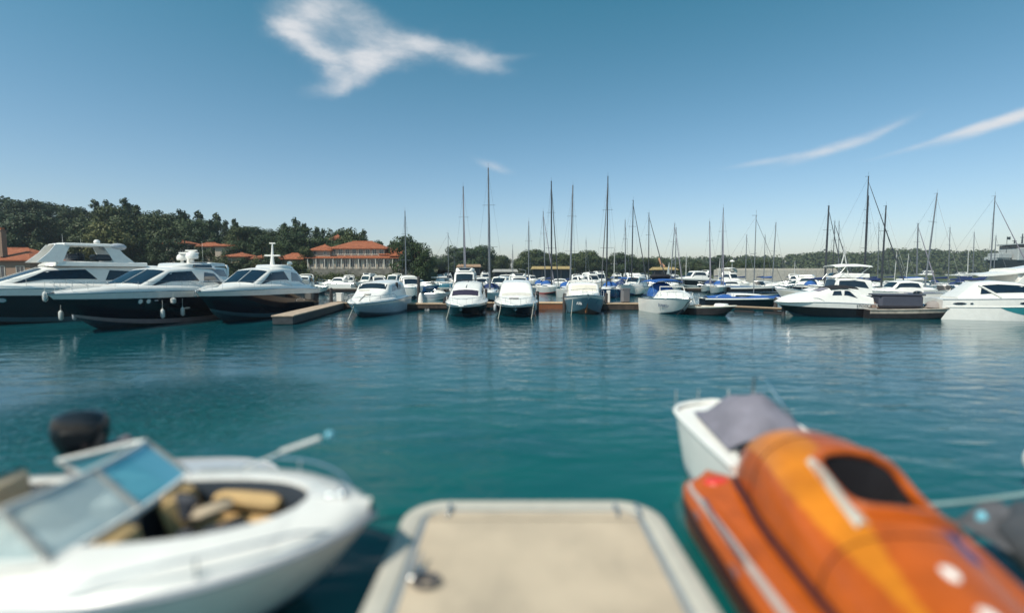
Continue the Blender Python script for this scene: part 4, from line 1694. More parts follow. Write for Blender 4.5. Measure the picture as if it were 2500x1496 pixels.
# yacht 2: coupe with hardtop windows and domes
rt, H, Hs, zt, dz = big_yacht('navy hulled coupe yacht with long swept windows and two pale portholes, middle of the three', (-24.3, 33.0), (-0.03, -1), 15.0, 4.4, 2.2, 1.9, 2)
L = 15.0
F2 = House([(-0.06 * L, 0.7, zt - 0.15, 0.5, zt + 0.0, 0.02), (-0.12 * L, 1.25, zt - 0.12, 1.15, zt + 0.22, 0.05), (-0.27 * L, 1.3, zt - 0.12, 1.2, zt + 0.25, 0.05), (-0.31 * L, 1.2, zt - 0.2, 1.1, zt + 0.05, 0.05)])
F2.build(rt, WHITE, 'sunroof_rail')
F2.patch(rt, [(-0.13 * L, 0.92), (-0.27 * L, 0.92), (-0.27 * L, 0.62), (-0.14 * L, 0.62)], DGLASS, 'side_window', nu=6, nv=2)
dome(rt, (-0.20 * L, 0.5, zt + 0.72), 0.42, 0.42)
dome(rt, (-0.24 * L, -0.7, zt + 0.62), 0.36, 0.36)
b = MB()
b.tube([(-0.22 * L, 0, zt + 0.2), (-0.225 * L, 0, zt + 0.9)], 0.12, 8)
b.box((-0.225 * L, 0, zt + 1.02), (0.25, 1.5, 0.12), 0, bev=0.05)
b.box((-0.225 * L, 0.2, zt + 1.2), (0.18, 0.9, 0.1), 0, bev=0.04)
b.build('radar_mast', [WHITE], rt)
antenna(rt, (-0.24 * L, 0.9, zt + 0.3), 1.6)
H.porthole(rt, 0.70, 0.70, 1, 0.15, 0.17, WHITE)
H.porthole(rt, 0.735, 0.70, 1, 0.15, 0.17, WHITE)
H.porthole(rt, 0.50, 0.45, 1, 0.34, 0.07, WHITE)
H.porthole(rt, 0.665, 0.72, 1, 0.17, 0.05, GREYW)

# yacht 3
rt, H, Hs, zt, dz = big_yacht('navy hulled yacht with white bulwark and arched rear window, nearest the finger dock', (-19.6, 37.2), (0.0, -1), 14.4, 4.2, 2.15, 1.95, 3)
L = 14.4
b = MB()
b.tube([(-0.17 * L, 0, zt - 0.05), (-0.175 * L, 0, zt + 0.9), (-0.18 * L, 0, zt + 1.9)], [0.22, 0.11, 0.05], 8)
b.box((-0.175 * L, 0, zt + 0.95), (0.2, 1.3, 0.12), 0, bev=0.05)
b.box((-0.18 * L, 0, zt + 1.95), (0.12, 0.5, 0.1), 0, bev=0.03)
b.build('radar_mast', [WHITE], rt)
F2 = House([(-0.07 * L, 0.5, zt - 0.15, 0.4, zt - 0.02, 0.02), (-0.13 * L, 1.15, zt - 0.12, 1.0, zt + 0.18, 0.04), (-0.24 * L, 1.15, zt - 0.12, 1.0, zt + 0.2, 0.04), (-0.29 * L, 1.0, zt - 0.2, 0.9, zt + 0.0, 0.02)])
F2.build(rt, WHITE, 'sunroof_rail')
dome(rt, (-0.25 * L, 0.9, zt + 0.3), 0.22, 0.2)
H.porthole(rt, 0.30, 0.55, 1, 0.9, 0.16, DGLASS, 'hull_window')
# side opening aft with the pale cockpit inside
b = MB()
b.box((-0.36 * L, 1.3, 2.55), (1.6, 0.5, 0.5), 0, bev=0.1)
b.build('cockpit_seat', [CREAM], rt)

fender('white fender hanging high at the bow between the leftmost and middle navy yachts', (-26.4, 27.3, 1.7), r=0.12)
fender('white fender low between the leftmost and middle navy yachts', (-26.5, 28.3, 0.55), r=0.12)
fender('second low fender beside it, greyer, between the same two yachts', (-26.35, 29.0, 0.5), GREYW, r=0.11)
fender('round white fender high between the middle and right navy yachts', (-21.9, 31.2, 1.35), r=0.16, h=0.4)
fender('horizontal looking white fender low between the middle and right navy yachts', (-21.9, 30.2, 0.5), r=0.12)
fender('slim white fender next to the low one between the middle and right navy yachts', (-21.8, 31.9, 0.5), r=0.12)

# grey covered boat and blue canvas boat behind the navy yachts
cruiser('white motor yacht with blue canvas enclosure showing between the middle and right navy yachts', (-25.6, 47.5), (0.1, -1), L=11, B=3.6, fb=2.0, fs=1.7, housem=BLUEC,
        hh=1.9, bimini=WHITEC, glass=BGLASS, name='motor_yacht', cat='motor yacht')
cruiser('white flybridge yacht with round covered dinghy on top, behind the middle navy yacht', (-34.0, 52.0), (0.1, -1), L=13, B=4.2, fb=2.3, fs=2.0, hh=2.0, fly=True, bimini=None,
        name='motor_yacht', cat='motor yacht')

# ================================================================== FIRST ROW, bow towards the water
# 1: white cruiser with black wraparound windscreen
rt, H, Hs = cruiser('white cruiser with black wraparound windscreen and blue reflection on its lower hull, bow out, left of the row', (-11.3, 40.2), (-0.06, -1), L=10.0, B=3.7, fb=1.05, fs=1.25,
                    bottom=mat('bottom_reflect_grey_blue', (0.05, 0.10, 0.13), 0.5), boot=mat('lower_hull_reflect_blue', (0.10, 0.19, 0.25), 0.35), band=WHITE, side=LBLUE, arch=False, name='cabin_cruiser', cat='cabin cruiser', rake=1.3, flare=0.55,  # blue lower hull colours paint in the water's reflection on a white hull
                    hst=[(4.3, 0.35, 1.0, 0.2, 1.06, 0.03), (3.0, 1.2, 1.06, 0.9, 1.36, 0.1), (1.9, 1.5, 1.12, 1.12, 1.68, 0.1), (1.0, 1.6, 1.15, 1.25, 2.02, 0.08), (0.5, 1.62, 1.2, 1.26, 2.46, 0.1), (-2.6, 1.62, 1.25, 1.3, 2.66, 0.12), (-3.4, 1.62, 1.25, 1.3, 2.5, 0.1)],
                    wsx=(0.98, 0.54), swx=(0.3, -2.6))
hatch(rt, (2.3, 0.1, 1.70), (0.5, 0.5), mat('hatch_brown', (0.10, 0.07, 0.06), 0.3))
bulwark(H, rt, WHITE, 0.05, 0.98, 0.32, 0.2)
b = MB()
b.tube([(3.9, 0, 1.2), (2.6, 0, 1.62)], 0.025, 5)
b.build('deck_rope', [RUBBER], rt)
b = MB()
b.box((1.4, -0.5, 1.98), (0.12, 0.9, 0.06), 0, bev=0.02)
b.build('grab_rail', [CREAM], rt)
# 2: black hulled
rt, H, Hs = cruiser('white topped cruiser with black hull and low purple-tinted windscreen, second bow-on boat', (-3.75, 39.8), (0.0, -1), L=8.6, B=3.4, fb=0.92, fs=1.08, side=BLACK, band=WHITE,
                    glass=mat('violet_glass', (0.04, 0.03, 0.05), 0.08, coat=0.4), arch=False, name='cabin_cruiser', cat='cabin cruiser', flare=0.3,
                    hst=[(3.9, 0.35, 0.9, 0.2, 0.95, 0.03), (2.7, 1.15, 0.98, 0.85, 1.2, 0.1), (1.3, 1.48, 1.05, 1.16, 1.5, 0.08), (0.6, 1.5, 1.1, 1.14, 1.95, 0.1), (-1.2, 1.52, 1.1, 1.16, 2.42, 0.14), (-2.3, 1.52, 1.1, 1.16, 2.56, 0.12), (-2.6, 1.52, 1.1, 1.16, 2.4, 0.1)],
                    wsx=(1.27, 0.66), swx=(0.4, -2.0))
bulwark(H, rt, WHITE, 0.05, 0.98, 0.3, 0.16)
radar_arch(rt, -2.2, 1.3, 2.0, 2.72, BLACK, thick=0.06, lean=0.0, chord=0.2)
b = MB()
b.tube([Hs.pt(0.3, 0) + Vector((0, 0, 0.03)), Hs.pt(-2.0, 0) + Vector((0, 0, 0.03))], 0.035, 5)
b.build('roof_strip', [BLACK], rt)
b = MB()
b.box((4.2, 0, 0.92), (0.5, 0.4, 0.1), 0, bev=0.04)
b.build('bow_pulpit', [WHITE], rt)
# 3: white cabin with canvas, navy hull
rt, H, Hs = cruiser('white cruiser with navy hull and closed white canvas over the cabin, third bow-on boat', (0.35, 39.9), (-0.02, -1), L=8.8, B=3.6, fb=0.92, fs=1.1, side=NAVY, band=WHITE,
                    glass=PALEC, housem=WHITE, arch=False, name='cabin_cruiser', cat='cabin cruiser', flare=0.3,
                    hst=[(4.0, 0.4, 0.9, 0.2, 0.96, 0.03), (2.8, 1.25, 0.98, 0.95, 1.2, 0.1), (1.5, 1.55, 1.05, 1.25, 1.5, 0.08), (0.9, 1.55, 1.1, 1.28, 1.72, 0.06), (-0.3, 1.55, 1.1, 1.2, 2.45, 0.12), (-2.3, 1.55, 1.1, 1.22, 2.68, 0.1), (-2.6, 1.55, 1.1, 1.22, 2.5, 0.1)],
                    wsx=(1.45, 0.95))
bulwark(H, rt, WHITE, 0.05, 0.98, 0.3, 0.16)
Hs.patch(rt, [(0.9, -0.52), (0.9, 0.52), (-0.35, 0.52), (-0.35, -0.52)], WHITEC, 'canvas_front', nu=6, nv=12)
b = MB()
b.box((2.5, -0.15, 1.40), (0.2, 0.75, 0.06), 0, bev=0.02)
b.build('vent', [mat('hatch_brown', (0.10, 0.07, 0.06), 0.3)], rt)
b = MB()
b.tube([(-2.3, 0.8, 2.6), (-2.3, 0.8, 3.6), (-2.3, 0.2, 3.7)], 0.02, 5)
b.build('rod_holder', [STEEL], rt)
b = MB()
b.tube([(-2.3, -0.9, 2.6), (-2.3, -0.9, 3.3)], 0.02, 5)
b.build('rod_holder', [STEEL], rt)
# 4: high bowed white boat, grey-blue hull
rt, H, Hs = cruiser('white flared fishing cruiser with grey-blue hull and rust stained stem, fourth bow-on boat', (6.15, 41.5), (-0.06, -1), L=8.0, B=3.6, fb=1.65, fs=1.1, side=mat('hull_grey_blue', (0.14, 0.24, 0.30), 0.3, coat=0.3),
                    band=WHITE, bottom=mat('worn_bottom', (0.14, 0.11, 0.09), 0.7, var=0.4), hh=1.2, wide=0.36, x0=0.34, xw=0.04, xr=-0.03, x1=-0.33, glass=CREAM, name='cabin_cruiser', cat='cabin cruiser', trunk=0.45, rake=1.1)
b = MB()
b.tube([H.keel(0.93), H.keel(0.97), H.pt(0.995, 0.3, 1)], [0.09, 0.07, 0.03], 6)
b.build('stem_rust', [mat('rust', (0.36, 0.13, 0.05), 0.85, var=0.4, vscale=9)], rt)
letters(rt, 'Alfa', (3.25, -0.62, 0.85), (R(90), 0, R(28) + math.pi / 2 - 0.9), 0.3, WHITE)
radar_arch(rt, -2.2, 1.0, 2.1, 3.0, WHITE, name='frame_arch', chord=0.12, thick=0.06, lean=0.2)
dome(rt, (-1.6, 0, 2.95), 0.22, 0.2)
# 5: white boat with blue canvas, bow right
rt, H, Hs = cruiser('white boat with blue and black canvas top and tall letters on its bow', (13.3, 40.8), (0.16, -1), L=6.4, B=3.15, fb=1.38, fs=1.15, hard=False, arch=False, band=WHITE,
                    hst=[(2.75, 0.4, 1.32, 0.25, 1.38, 0.03), (1.7, 1.25, 1.3, 0.95, 1.66, 0.12), (0.6, 1.45, 1.28, 1.12, 1.86, 0.12), (0.2, 1.45, 1.25, 1.12, 1.86, 0.1), (-0.1, 1.45, 1.22, 1.2, 1.5, 0.05)], name='sports_boat', cat='sports boat', trunk=0.38, cover=NAVYC, flare=0.6, rail=True)
canvas_top(rt, -2.9, -0.1, 1.25, 1.4, 2.75, BLUEC, 'canvas_top')
b = MB()
b.ell((-1.6, 0, 1.35), (1.4, 1.15, 1.25), 14, 8, 0, z0=0.0)
b.build('canvas_enclosure', [BLUEC], rt)
b = MB()
b.box((-1.6, -0.1, 3.05), (1.0, 1.7, 0.42), 0, bev=0.18)
b.build('canvas_bundle', [BLACKC], rt)
b = MB()
b.tube([(0.5, 1.1, 1.8), (0.35, 1.05, 2.22), (0.35, -1.05, 2.22), (0.5, -1.1, 1.8)], 0.04, 6)
b.build('screen_frame', [WHITE], rt)
b = MB()
for k, s_ in enumerate('MARS'):
    pass
pA = H.pt(0.72, 0.62, -1)
pB = H.pt(0.80, 0.62, -1)
d_ = (pB - pA)
letters(rt, 'VARG', (pA.x, pA.y - 0.06, pA.z - 0.25), (R(72), 0, math.atan2(d_.y, d_.x)), 0.52, mat('letter_blue', (0.05, 0.07, 0.12), 0.4), squeeze=0.8)
rope('thin dark mooring line down the bow of the boat with blue canvas', (14.0, 38.0, 1.2), (13.2, 38.6, 0.0), 0.05, 0.025, RUBBER)

for (bx, by, lab) in ((-11.6, 35.6, 'left bow line of the cruiser with black windscreen'), (-4.6, 36.2, 'left bow line of the second bow-on boat'),
                      (-0.8, 36.4, 'left bow line of the third bow-on boat'), (1.65, 36.4, 'right bow line of the third bow-on boat'), (4.9, 39.0, 'left bow line of the fourth bow-on boat')):
    rope(lab, (bx, by, 1.2), (bx - 0.25, by - 1.0, -0.1), 0.1, 0.022)
fender('white fender on the right shoulder of the third bow-on boat', (1.85, 38.4, 0.35), r=0.12)
fender('grey fender on the left shoulder of the third bow-on boat', (-1.35, 38.4, 0.3), GREYW, r=0.12)

# dock clutter
def small_box(label, loc, d, m, name, cat, rz=0.0, ell=False, group=None):
    b = MB()
    if ell:
        b.ell((0, 0, 0), (d[0] / 2, d[1] / 2, d[2]), 12, 7, 0, z0=0.0)
        b.box((0, 0, 0.03), (d[0] * 0.92, d[1] * 0.92, 0.06), 0, bev=0.02)
    else:
        b.box((0, 0, d[2] / 2), d, 0, bev=min(d) * 0.18)
        b.box((0, 0, d[2] * 0.98), (d[0] * 1.04, d[1] * 1.04, d[2] * 0.12), 0, bev=0.02)
    o = b.build(name, [m])
    o.location = loc
    o.rotation_euler = (0, 0, rz)
    return tag(o, label, cat, group)


small_box('black tyre-like rubber fender bag on the dock left of the second bow-on boat', (-5.9, 44.2, 0.6), (0.9, 0.7, 0.7), BLACKC, 'canvas_bag', 'bag', ell=True)
small_box('white service box with rounded lid on the fendered dock section', (-8.5, 44.9, 0.6), (0.5, 0.5, 0.95), WHITE, 'service_post', 'service box', ell=True)
small_box('white service box at the end of the left dock section', (-16.4, 46.0, 0.6), (0.6, 0.5, 0.85), WHITE, 'service_post', 'service box')
small_box('white power post on the brown dock section', (9.0, 45.1, 0.6), (0.3, 0.3, 1.1), WHITE, 'service_post', 'service box')
# deck chair / grey awning boat on the brown dock
small_box('tall grey canvas folded chair on the brown dock section', (10.6, 45.2, 0.6), (0.8, 0.5, 1.3), mat('canvas_mid_grey', (0.16, 0.16, 0.17), 0.85), 'canvas_screen', 'canvas screen', rz=0.3)

# 6: low dark wooden boat, bow right
rt = thing('rowing_boat', 'low dark wooden boat with pale gunwale, bow right, beside the lettered boat', 'wooden boat', (15.7, 38.6, 0), math.atan2(-0.80, 0.62))
H = Hull(4.6, 1.8, 0.85, 0.6, rake=0.6, p=2.0, tw=0.7, flare=0.35)
H.build(rt, mat('tarred_wood', (0.02, 0.018, 0.02), 0.6, var=0.4), CREAM, BLACK, BLACK, PALEC, rub=CREAM, rubr=0.05, bandf=0.86)
for xx in (-1.2, 0.2):
    b = MB()
    b.box((xx, 0, 0.72), (0.3, 1.5, 0.06), 0, bev=0.02)
    b.build('thwart', [WOOD], rt)
b = MB()
b.box((1.1, 0, 0.82), (0.9, 0.8, 0.3), 0, bev=0.1)
b.build('cuddy', [WHITE], rt)
b = MB()
b.tube([(-1.9, 0.3, 0.7), (-1.5, 0.2, 1.7)], 0.035, 6)
b.tube([(-1.3, 0.3, 0.7), (-1.55, 0.2, 1.6)], 0.03, 6)
b.build('oar', [WHITE], rt)

# long blue covered sailing hull broadside
rt = sailboat('black hulled sailing boat lying broadside with a long blue cover, right of the lettered boat', (23.3, 48.0), (1, -0.05), L=8.6, B=2.6, M=9.0, side=BLACK, boot=BLACK, mastm=ALU,
              fb=0.95, fs=0.85, furl=False, mr=0.05, cover=BLUEC, shroud=False, boom=False, spreads=1)
b = MB()
n = 14
P = []
for i in range(n + 1):
    x = -4.0 + 7.4 * i / n
    w_ = 1.1 * math.sin(min(1, (4.9 - x) / 3.2) * math.pi / 2) * (0.7 + 0.3 * min(1, (x + 4.6) / 2))
    P.append([(x, w_ * q, 0.92 + (0.26 + 0.09 * math.sin(x * 2.1)) * (1 - abs(q) ** 1.6)) for q in (-1, -0.7, -0.35, 0, 0.35, 0.7, 1)])
b.grid(P, 0, flip=True)
b.build('boat_cover', [BLUEC], rt)
rr = MB()
for sg in (1, -1):
    rr.tube([Hull(8.6, 2.6, 0.95, 0.85, rake=1.2, p=1.9, tw=0.7, flare=0.35, sp=1.5).pt(i / 12, 0.95, sg) for i in range(13)], 0.09, 6)
rr.build('sheer_strake', [WHITE], rt)

# 7: speedboat, bow left
rt = thing('speedboat', 'sleek white speedboat with black hull and name lettering on its quarter, bow left', 'speedboat', (24.0, 37.5, 0), math.atan2(0.10, -1))
H = Hull(6.9, 2.4, 1.12, 1.0, rake=1.0, p=2.2, tw=0.92, flare=0.45, hump=0.1)
H.build(rt, BLACK, WHITE, NAVY, ANTIF, CREAM, rub=GREYW, bandf=0.66)
Hs = House([(3.3, 0.25, 1.12, 0.15, 1.22, 0.03), (2.5, 0.85, 1.12, 0.65, 1.52, 0.12), (1.4, 1.08, 1.14, 0.85, 1.78, 0.12), (0.5, 1.1, 1.16, 0.86, 1.9, 0.12), (-0.2, 1.1, 1.15, 0.86, 2.14, 0.10), (-1.4, 1.1, 1.1, 0.86, 2.2, 0.08), (-2.2, 1.1, 1.05, 0.9, 1.85, 0.04), (-3.2, 1.12, 1.0, 1.0, 1.5, 0.02)])
Hs.build(rt, WHITE, 'cabin')
Hs.patch(rt, [(0.6, -0.42), (0.6, 0.42), (-0.15, 0.42), (-0.15, -0.42)], GREYC, 'windscreen')
for sg in (1, -1):
    Hs.patch(rt, [(-0.3, sg * 0.74), (-1.0, sg * 0.74), (-0.95, sg * 0.58), (-0.45, sg * 0.58)], DGLASS)
    Hs.patch(rt, [(-1.15, sg * 0.74), (-2.1, sg * 0.76), (-1.6, sg * 0.58), (-1.2, sg * 0.58)], BGLASS)
canvas_top(rt, -2.2, -0.2, 0.92, 1.3, 2.32, BLACKC, 'bimini', posts=False, crown=0.12)
H.rail(rt, t0=0.55, h=0.3, posts=5)
for sg in (1,):
    p = H.pt(0.14, 0.86, 1)
    letters(rt, 'STOSKA', (-2.5, p.y + 0.05, p.z - 0.12), (R(90), 0, R(180)), 0.30, BLACK)
outboard('outboard_motor', rt, (-3.7, 0, 1.0), 0, BLACK, 0.9)

# 8: pilothouse boat behind it
rt, H, Hs = cruiser('beige and white flybridge fishing boat with upper helm behind the speedboat, bow left', (30.2, 46.5), (-1, 0.12), L=9.5, B=3.2, fb=2.0, fs=1.2, side=CREAM, band=WHITE, hh=1.5, x0=0.25, xw=-0.02,
                    xr=-0.05, x1=-0.36, fly=True, bimini=WHITEC, name='fishing_boat', cat='fishing boat', arch=False)
b = MB()
b.tube([(-1.5, 0.9, 3.0), (-0.9, 0.9, 5.9)], 0.05, 6)
b.tube([(-1.5, -0.9, 3.0), (-2.1, -0.9, 5.9)], 0.05, 6)
b.build('outrigger', [ALUL], rt)

# work barge with cargo, bow right
rt = thing('work_boat', 'long low dark work boat with weathered pale gunwale, bow right, before the white express cruiser', 'work boat', (29.8, 36.0, 0), math.atan2(-0.13, 1))
H = Hull(6.8, 2.3, 0.85, 0.65, rake=0.35, p=3.2, tw=0.95, flare=0.2)
H.build(rt, mat('tarred_wood', (0.02, 0.018, 0.02), 0.6), mat('weathered_wood', (0.36, 0.31, 0.26), 0.85, var=0.3, bump=0.4), BLACK, BLACK, mat('weathered_wood', (0.36, 0.31, 0.26), 0.85), rub=mat('weathered_wood', (0.36, 0.31, 0.26), 0.85), rubr=0.06, bandf=0.62)
for (x, y, z, d, m, nm, lab) in [
    (28.9, 36.3, 0.75, (3.0, 1.4, 1.0), mat('tarp_slate', (0.055, 0.06, 0.085), 0.6, bump=0.4, bscale=6), 'tarpaulin', 'grey-blue tarpaulin covered box amidships on the dark work boat'),
    (31.2, 35.8, 0.8, (1.0, 0.9, 0.5), mat('net_grey', (0.28, 0.25, 0.24), 0.95, bump=0.8), 'net_heap', 'grey heap of net right of the tarpaulin on the work boat'),
    (32.1, 35.7, 0.85, (0.9, 0.8, 0.35), mat('net_pale', (0.42, 0.36, 0.32), 0.95, bump=0.8), 'net_heap', 'paler heap of net at the bow of the work boat'),
    (27.1, 36.4, 0.75, (0.8, 0.8, 0.5), mat('net_brown', (0.22, 0.15, 0.12), 0.95, bump=0.8), 'net_heap', 'brown heap at the stern of the work boat')]:
    small_box(lab, (x, y, z), d, m, nm, 'tarpaulin' if nm == 'tarpaulin' else 'net', rz=-0.13, ell=nm != 'tarpaulin')
o = outboard('outboard_motor', None, (30.6, 36.4, 1.45), 0.4, BLACK, 1.1)
tag(o, 'black outboard motor standing upright right of the tarpaulin on the work boat', 'outboard motor')

# white express cruiser on the right, bow right
rt = thing('express_cruiser', 'white express cruiser with teal hull stripe and long dark side window, right edge, bow right', 'motor yacht', (36.2, 34.6, 0), math.atan2(-0.36, 0.93))
H = Hull(9.6, 3.3, 1.75, 1.45, rake=2.4, p=2.3, tw=0.93, flare=0.5, hump=0.05)
H.build(rt, WHITE, WHITE, WHITE, TEALB, WHITE, nt=26, rub=GREYW, rubr=0.04)
zd = 1.46
Hs = House([(3.3, 0.25, 1.62, 0.15, 1.66, 0.02), (2.2, 0.85, 1.58, 0.6, 1.86, 0.08), (1.2, 1.15, 1.55, 0.85, 2.12, 0.10), (-0.3, 1.3, 1.5, 1.02, 2.60, 0.10), (-1.6, 1.34, 1.48, 1.08, 2.72, 0.10),
            (-2.7, 1.34, zd, 1.1, 2.62, 0.08), (-3.3, 1.36, zd, 1.2, 2.1, 0.04), (-3.9, 1.4, zd - 0.03, 1.36, 1.62, 0.0)])
Hs.build(rt, WHITE, 'superstructure', sub=4)
Hs.patch(rt, [(1.2, -0.42), (1.2, 0.42), (-0.25, 0.42), (-0.25, -0.42)], BGLASS, 'windscreen')
for sg in (1, -1):
    Hs.patch(rt, [(1.9, sg * 0.72), (-2.6, sg * 0.84), (-2.5, sg * 0.57), (0.0, sg * 0.55)], BGLASS, 'side_window', nu=16)
    b = MB()
    b.tube([Hs.pt(-2.7, sg * 0.56) + Vector((0, sg * 0.03, 0.02)), Hs.pt(-1.5, sg * 0.92) + Vector((0, sg * 0.05, 0))], 0.07, 6)
    b.build('window_strut', [WHITE], rt)
    b = MB()
    P = [[H.pt(0.34 + 0.6 * i / 14, f, sg) + Vector((0, sg * 0.014, 0)) for f in (0.60 - 0.42 * math.sin(i / 14 * 3.0) ** 0.8, 0.61)] for i in range(15)]
    b.grid(P, 0, flip=sg < 0)
    b.grid([[p - Vector((0, sg * 0.03, 0)) for p in r] for r in P], 0, flip=sg > 0)
    b.build('hull_stripe', [TEALB], rt)
    b = MB()
    b.tube([H.pt(0.02 + 0.93 * i / 20, 0.64, sg) for i in range(21)], 0.045, 6)
    b.build('knuckle_rail', [WHITE], rt)
H.rail(rt, t0=0.5, h=0.4, posts=6, r=0.012)
H.porthole(rt, 0.10, 0.80, -1, 0.40, 0.10, DGLASS, 'hull_window')
H.porthole(rt, 0.17, 0.80, -1, 0.10, 0.07, DGLASS, 'hull_window')
H.porthole(rt, 0.47, 0.80, -1, 0.26, 0.09, DGLASS, 'hull_window')
# bigger yacht behind it
rt, H, Hs = cruiser('large white yacht with sweeping hardtop and black windows behind the express cruiser', (49.5, 44.2), (1, -0.1), L=14.5, B=4.3, fb=2.0, fs=1.9, side=NAVY, band=WHITE, hh=1.9,
                    x0=0.36, xw=0.08, xr=-0.02, x1=-0.30, arch=False, glass=DGLASS, name='motor_yacht', cat='motor yacht')
b = MB()
P = []
for i in range(11):
    x = -7.1 + 10.0 * i / 10
    z = 3.35 + 1.2 * smooth01(i / 10 * 1.1) 
    P.append([(x, 1.95 * q * min(1, 0.5 + i * 0.15), z - 0.18 * q * q) for q in (-1, -0.6, 0, 0.6, 1)])
b.grid(P, 0, flip=True)
b.grid([[(p[0], p[1], p[2] - 0.12) for p in r] for r in P], 0)
e = [(i, 0) for i in range(11)] + [(10, j) for j in range(1, 5)] + [(i, 4) for i in range(9, -1, -1)] + [(0, j) for j in range(3, 0, -1)]
b.grid([[P[i][j] for i, j in e], [(P[i][j][0], P[i][j][1], P[i][j][2] - 0.12) for i, j in e]], 0, closeu=True)
b.build('hardtop', [WHITE], rt)
b = MB()
for sg in (1, -1):
    b.add([(-5.0, sg * 1.8, 2.0), (-4.1, sg * 1.8, 2.0), (-3.0, sg * 1.8, 3.55), (-3.7, sg * 1.8, 3.5), (-5.0, sg * 1.72, 2.0), (-4.1, sg * 1.72, 2.0), (-3.0, sg * 1.72, 3.55), (-3.7, sg * 1.72, 3.5)],
          [(0, 1, 2, 3), (7, 6, 5, 4), (0, 4, 5, 1), (1, 5, 6, 2), (2, 6, 7, 3), (3, 7, 4, 0)])
b.build('hardtop_strut', [WHITE], rt, smooth=False)

# naval-looking ship at the right edge
x0, z1 = A(2418, 636, 190)
SHG = mat('ship_dark', (0.035, 0.045, 0.05), 0.6, var=0.3)
SHL = mat('ship_grey', (0.36, 0.38, 0.38), 0.6, var=0.15)
rt = thing('ship', 'large dark hulled ship with grey superstructure and bridge at the right edge', 'ship', (x0 + 33, 192, 0), math.pi)
H = Hull(66, 12, z1 + 0.5, z1 - 0.5, rake=5, p=2.3, tw=0.8, draft=3, flare=0.45, full=0.5)
H.build(rt, SHG, SHG, SHG, SHG, SHL, nt=20)
b = MB()
b.box((27.5, 0, z1 + 1.9), (5.5, 4.5, 2.0), 0, bev=0.2)
b.box((28.5, 0, z1 + 0.7), (7.5, 3.2, 1.4), 0, bev=0.2)
b.build('fore_platform', [SHL], rt)
b = MB()
b.box((19.5, 0, z1 + 2.4), (9.5, 8, 5.0), 0, bev=0.3)
b.box((20.5, 0, z1 + 5.3), (8, 7, 1.2), 1, bev=0.2)
b.box((20, 0, z1 + 6.3), (10, 8.4, 0.5), 0, bev=0.1)
b.build('superstructure', [SHL, DGLASS], rt)
b = MB()
for (x, h, s_) in ((19, 4.2, 0.35), (14, 3.2, 0.3), (16.5, 2.2, 0.9), (22, 2.2, 0.3)):
    b.tube([(x, 0, z1 + 6.4), (x, 0, z1 + 6.4 + h)], [s_, s_ * 0.4], 6)
    b.box((x, 0, z1 + 6.2 + h * 0.7), (1.6, 0.25, 0.2), 0)
for k in range(5):
    b.tube([(10 - k * 1.2, 2, z1), (14 - k * 0.6, 2, z1 + 6.0 - k)], 0.16, 5)
b.build('mast_array', [SHG], rt)
b = MB()
b.tube([(25, 0, z1 + 2.5), (25, 0, z1 + 9.5)], 0.08, 5)
b.box((24.4, 0, z1 + 8.8), (1.5, 0.06, 1.1), 0)
b.build('ensign_staff', [SHG], rt)

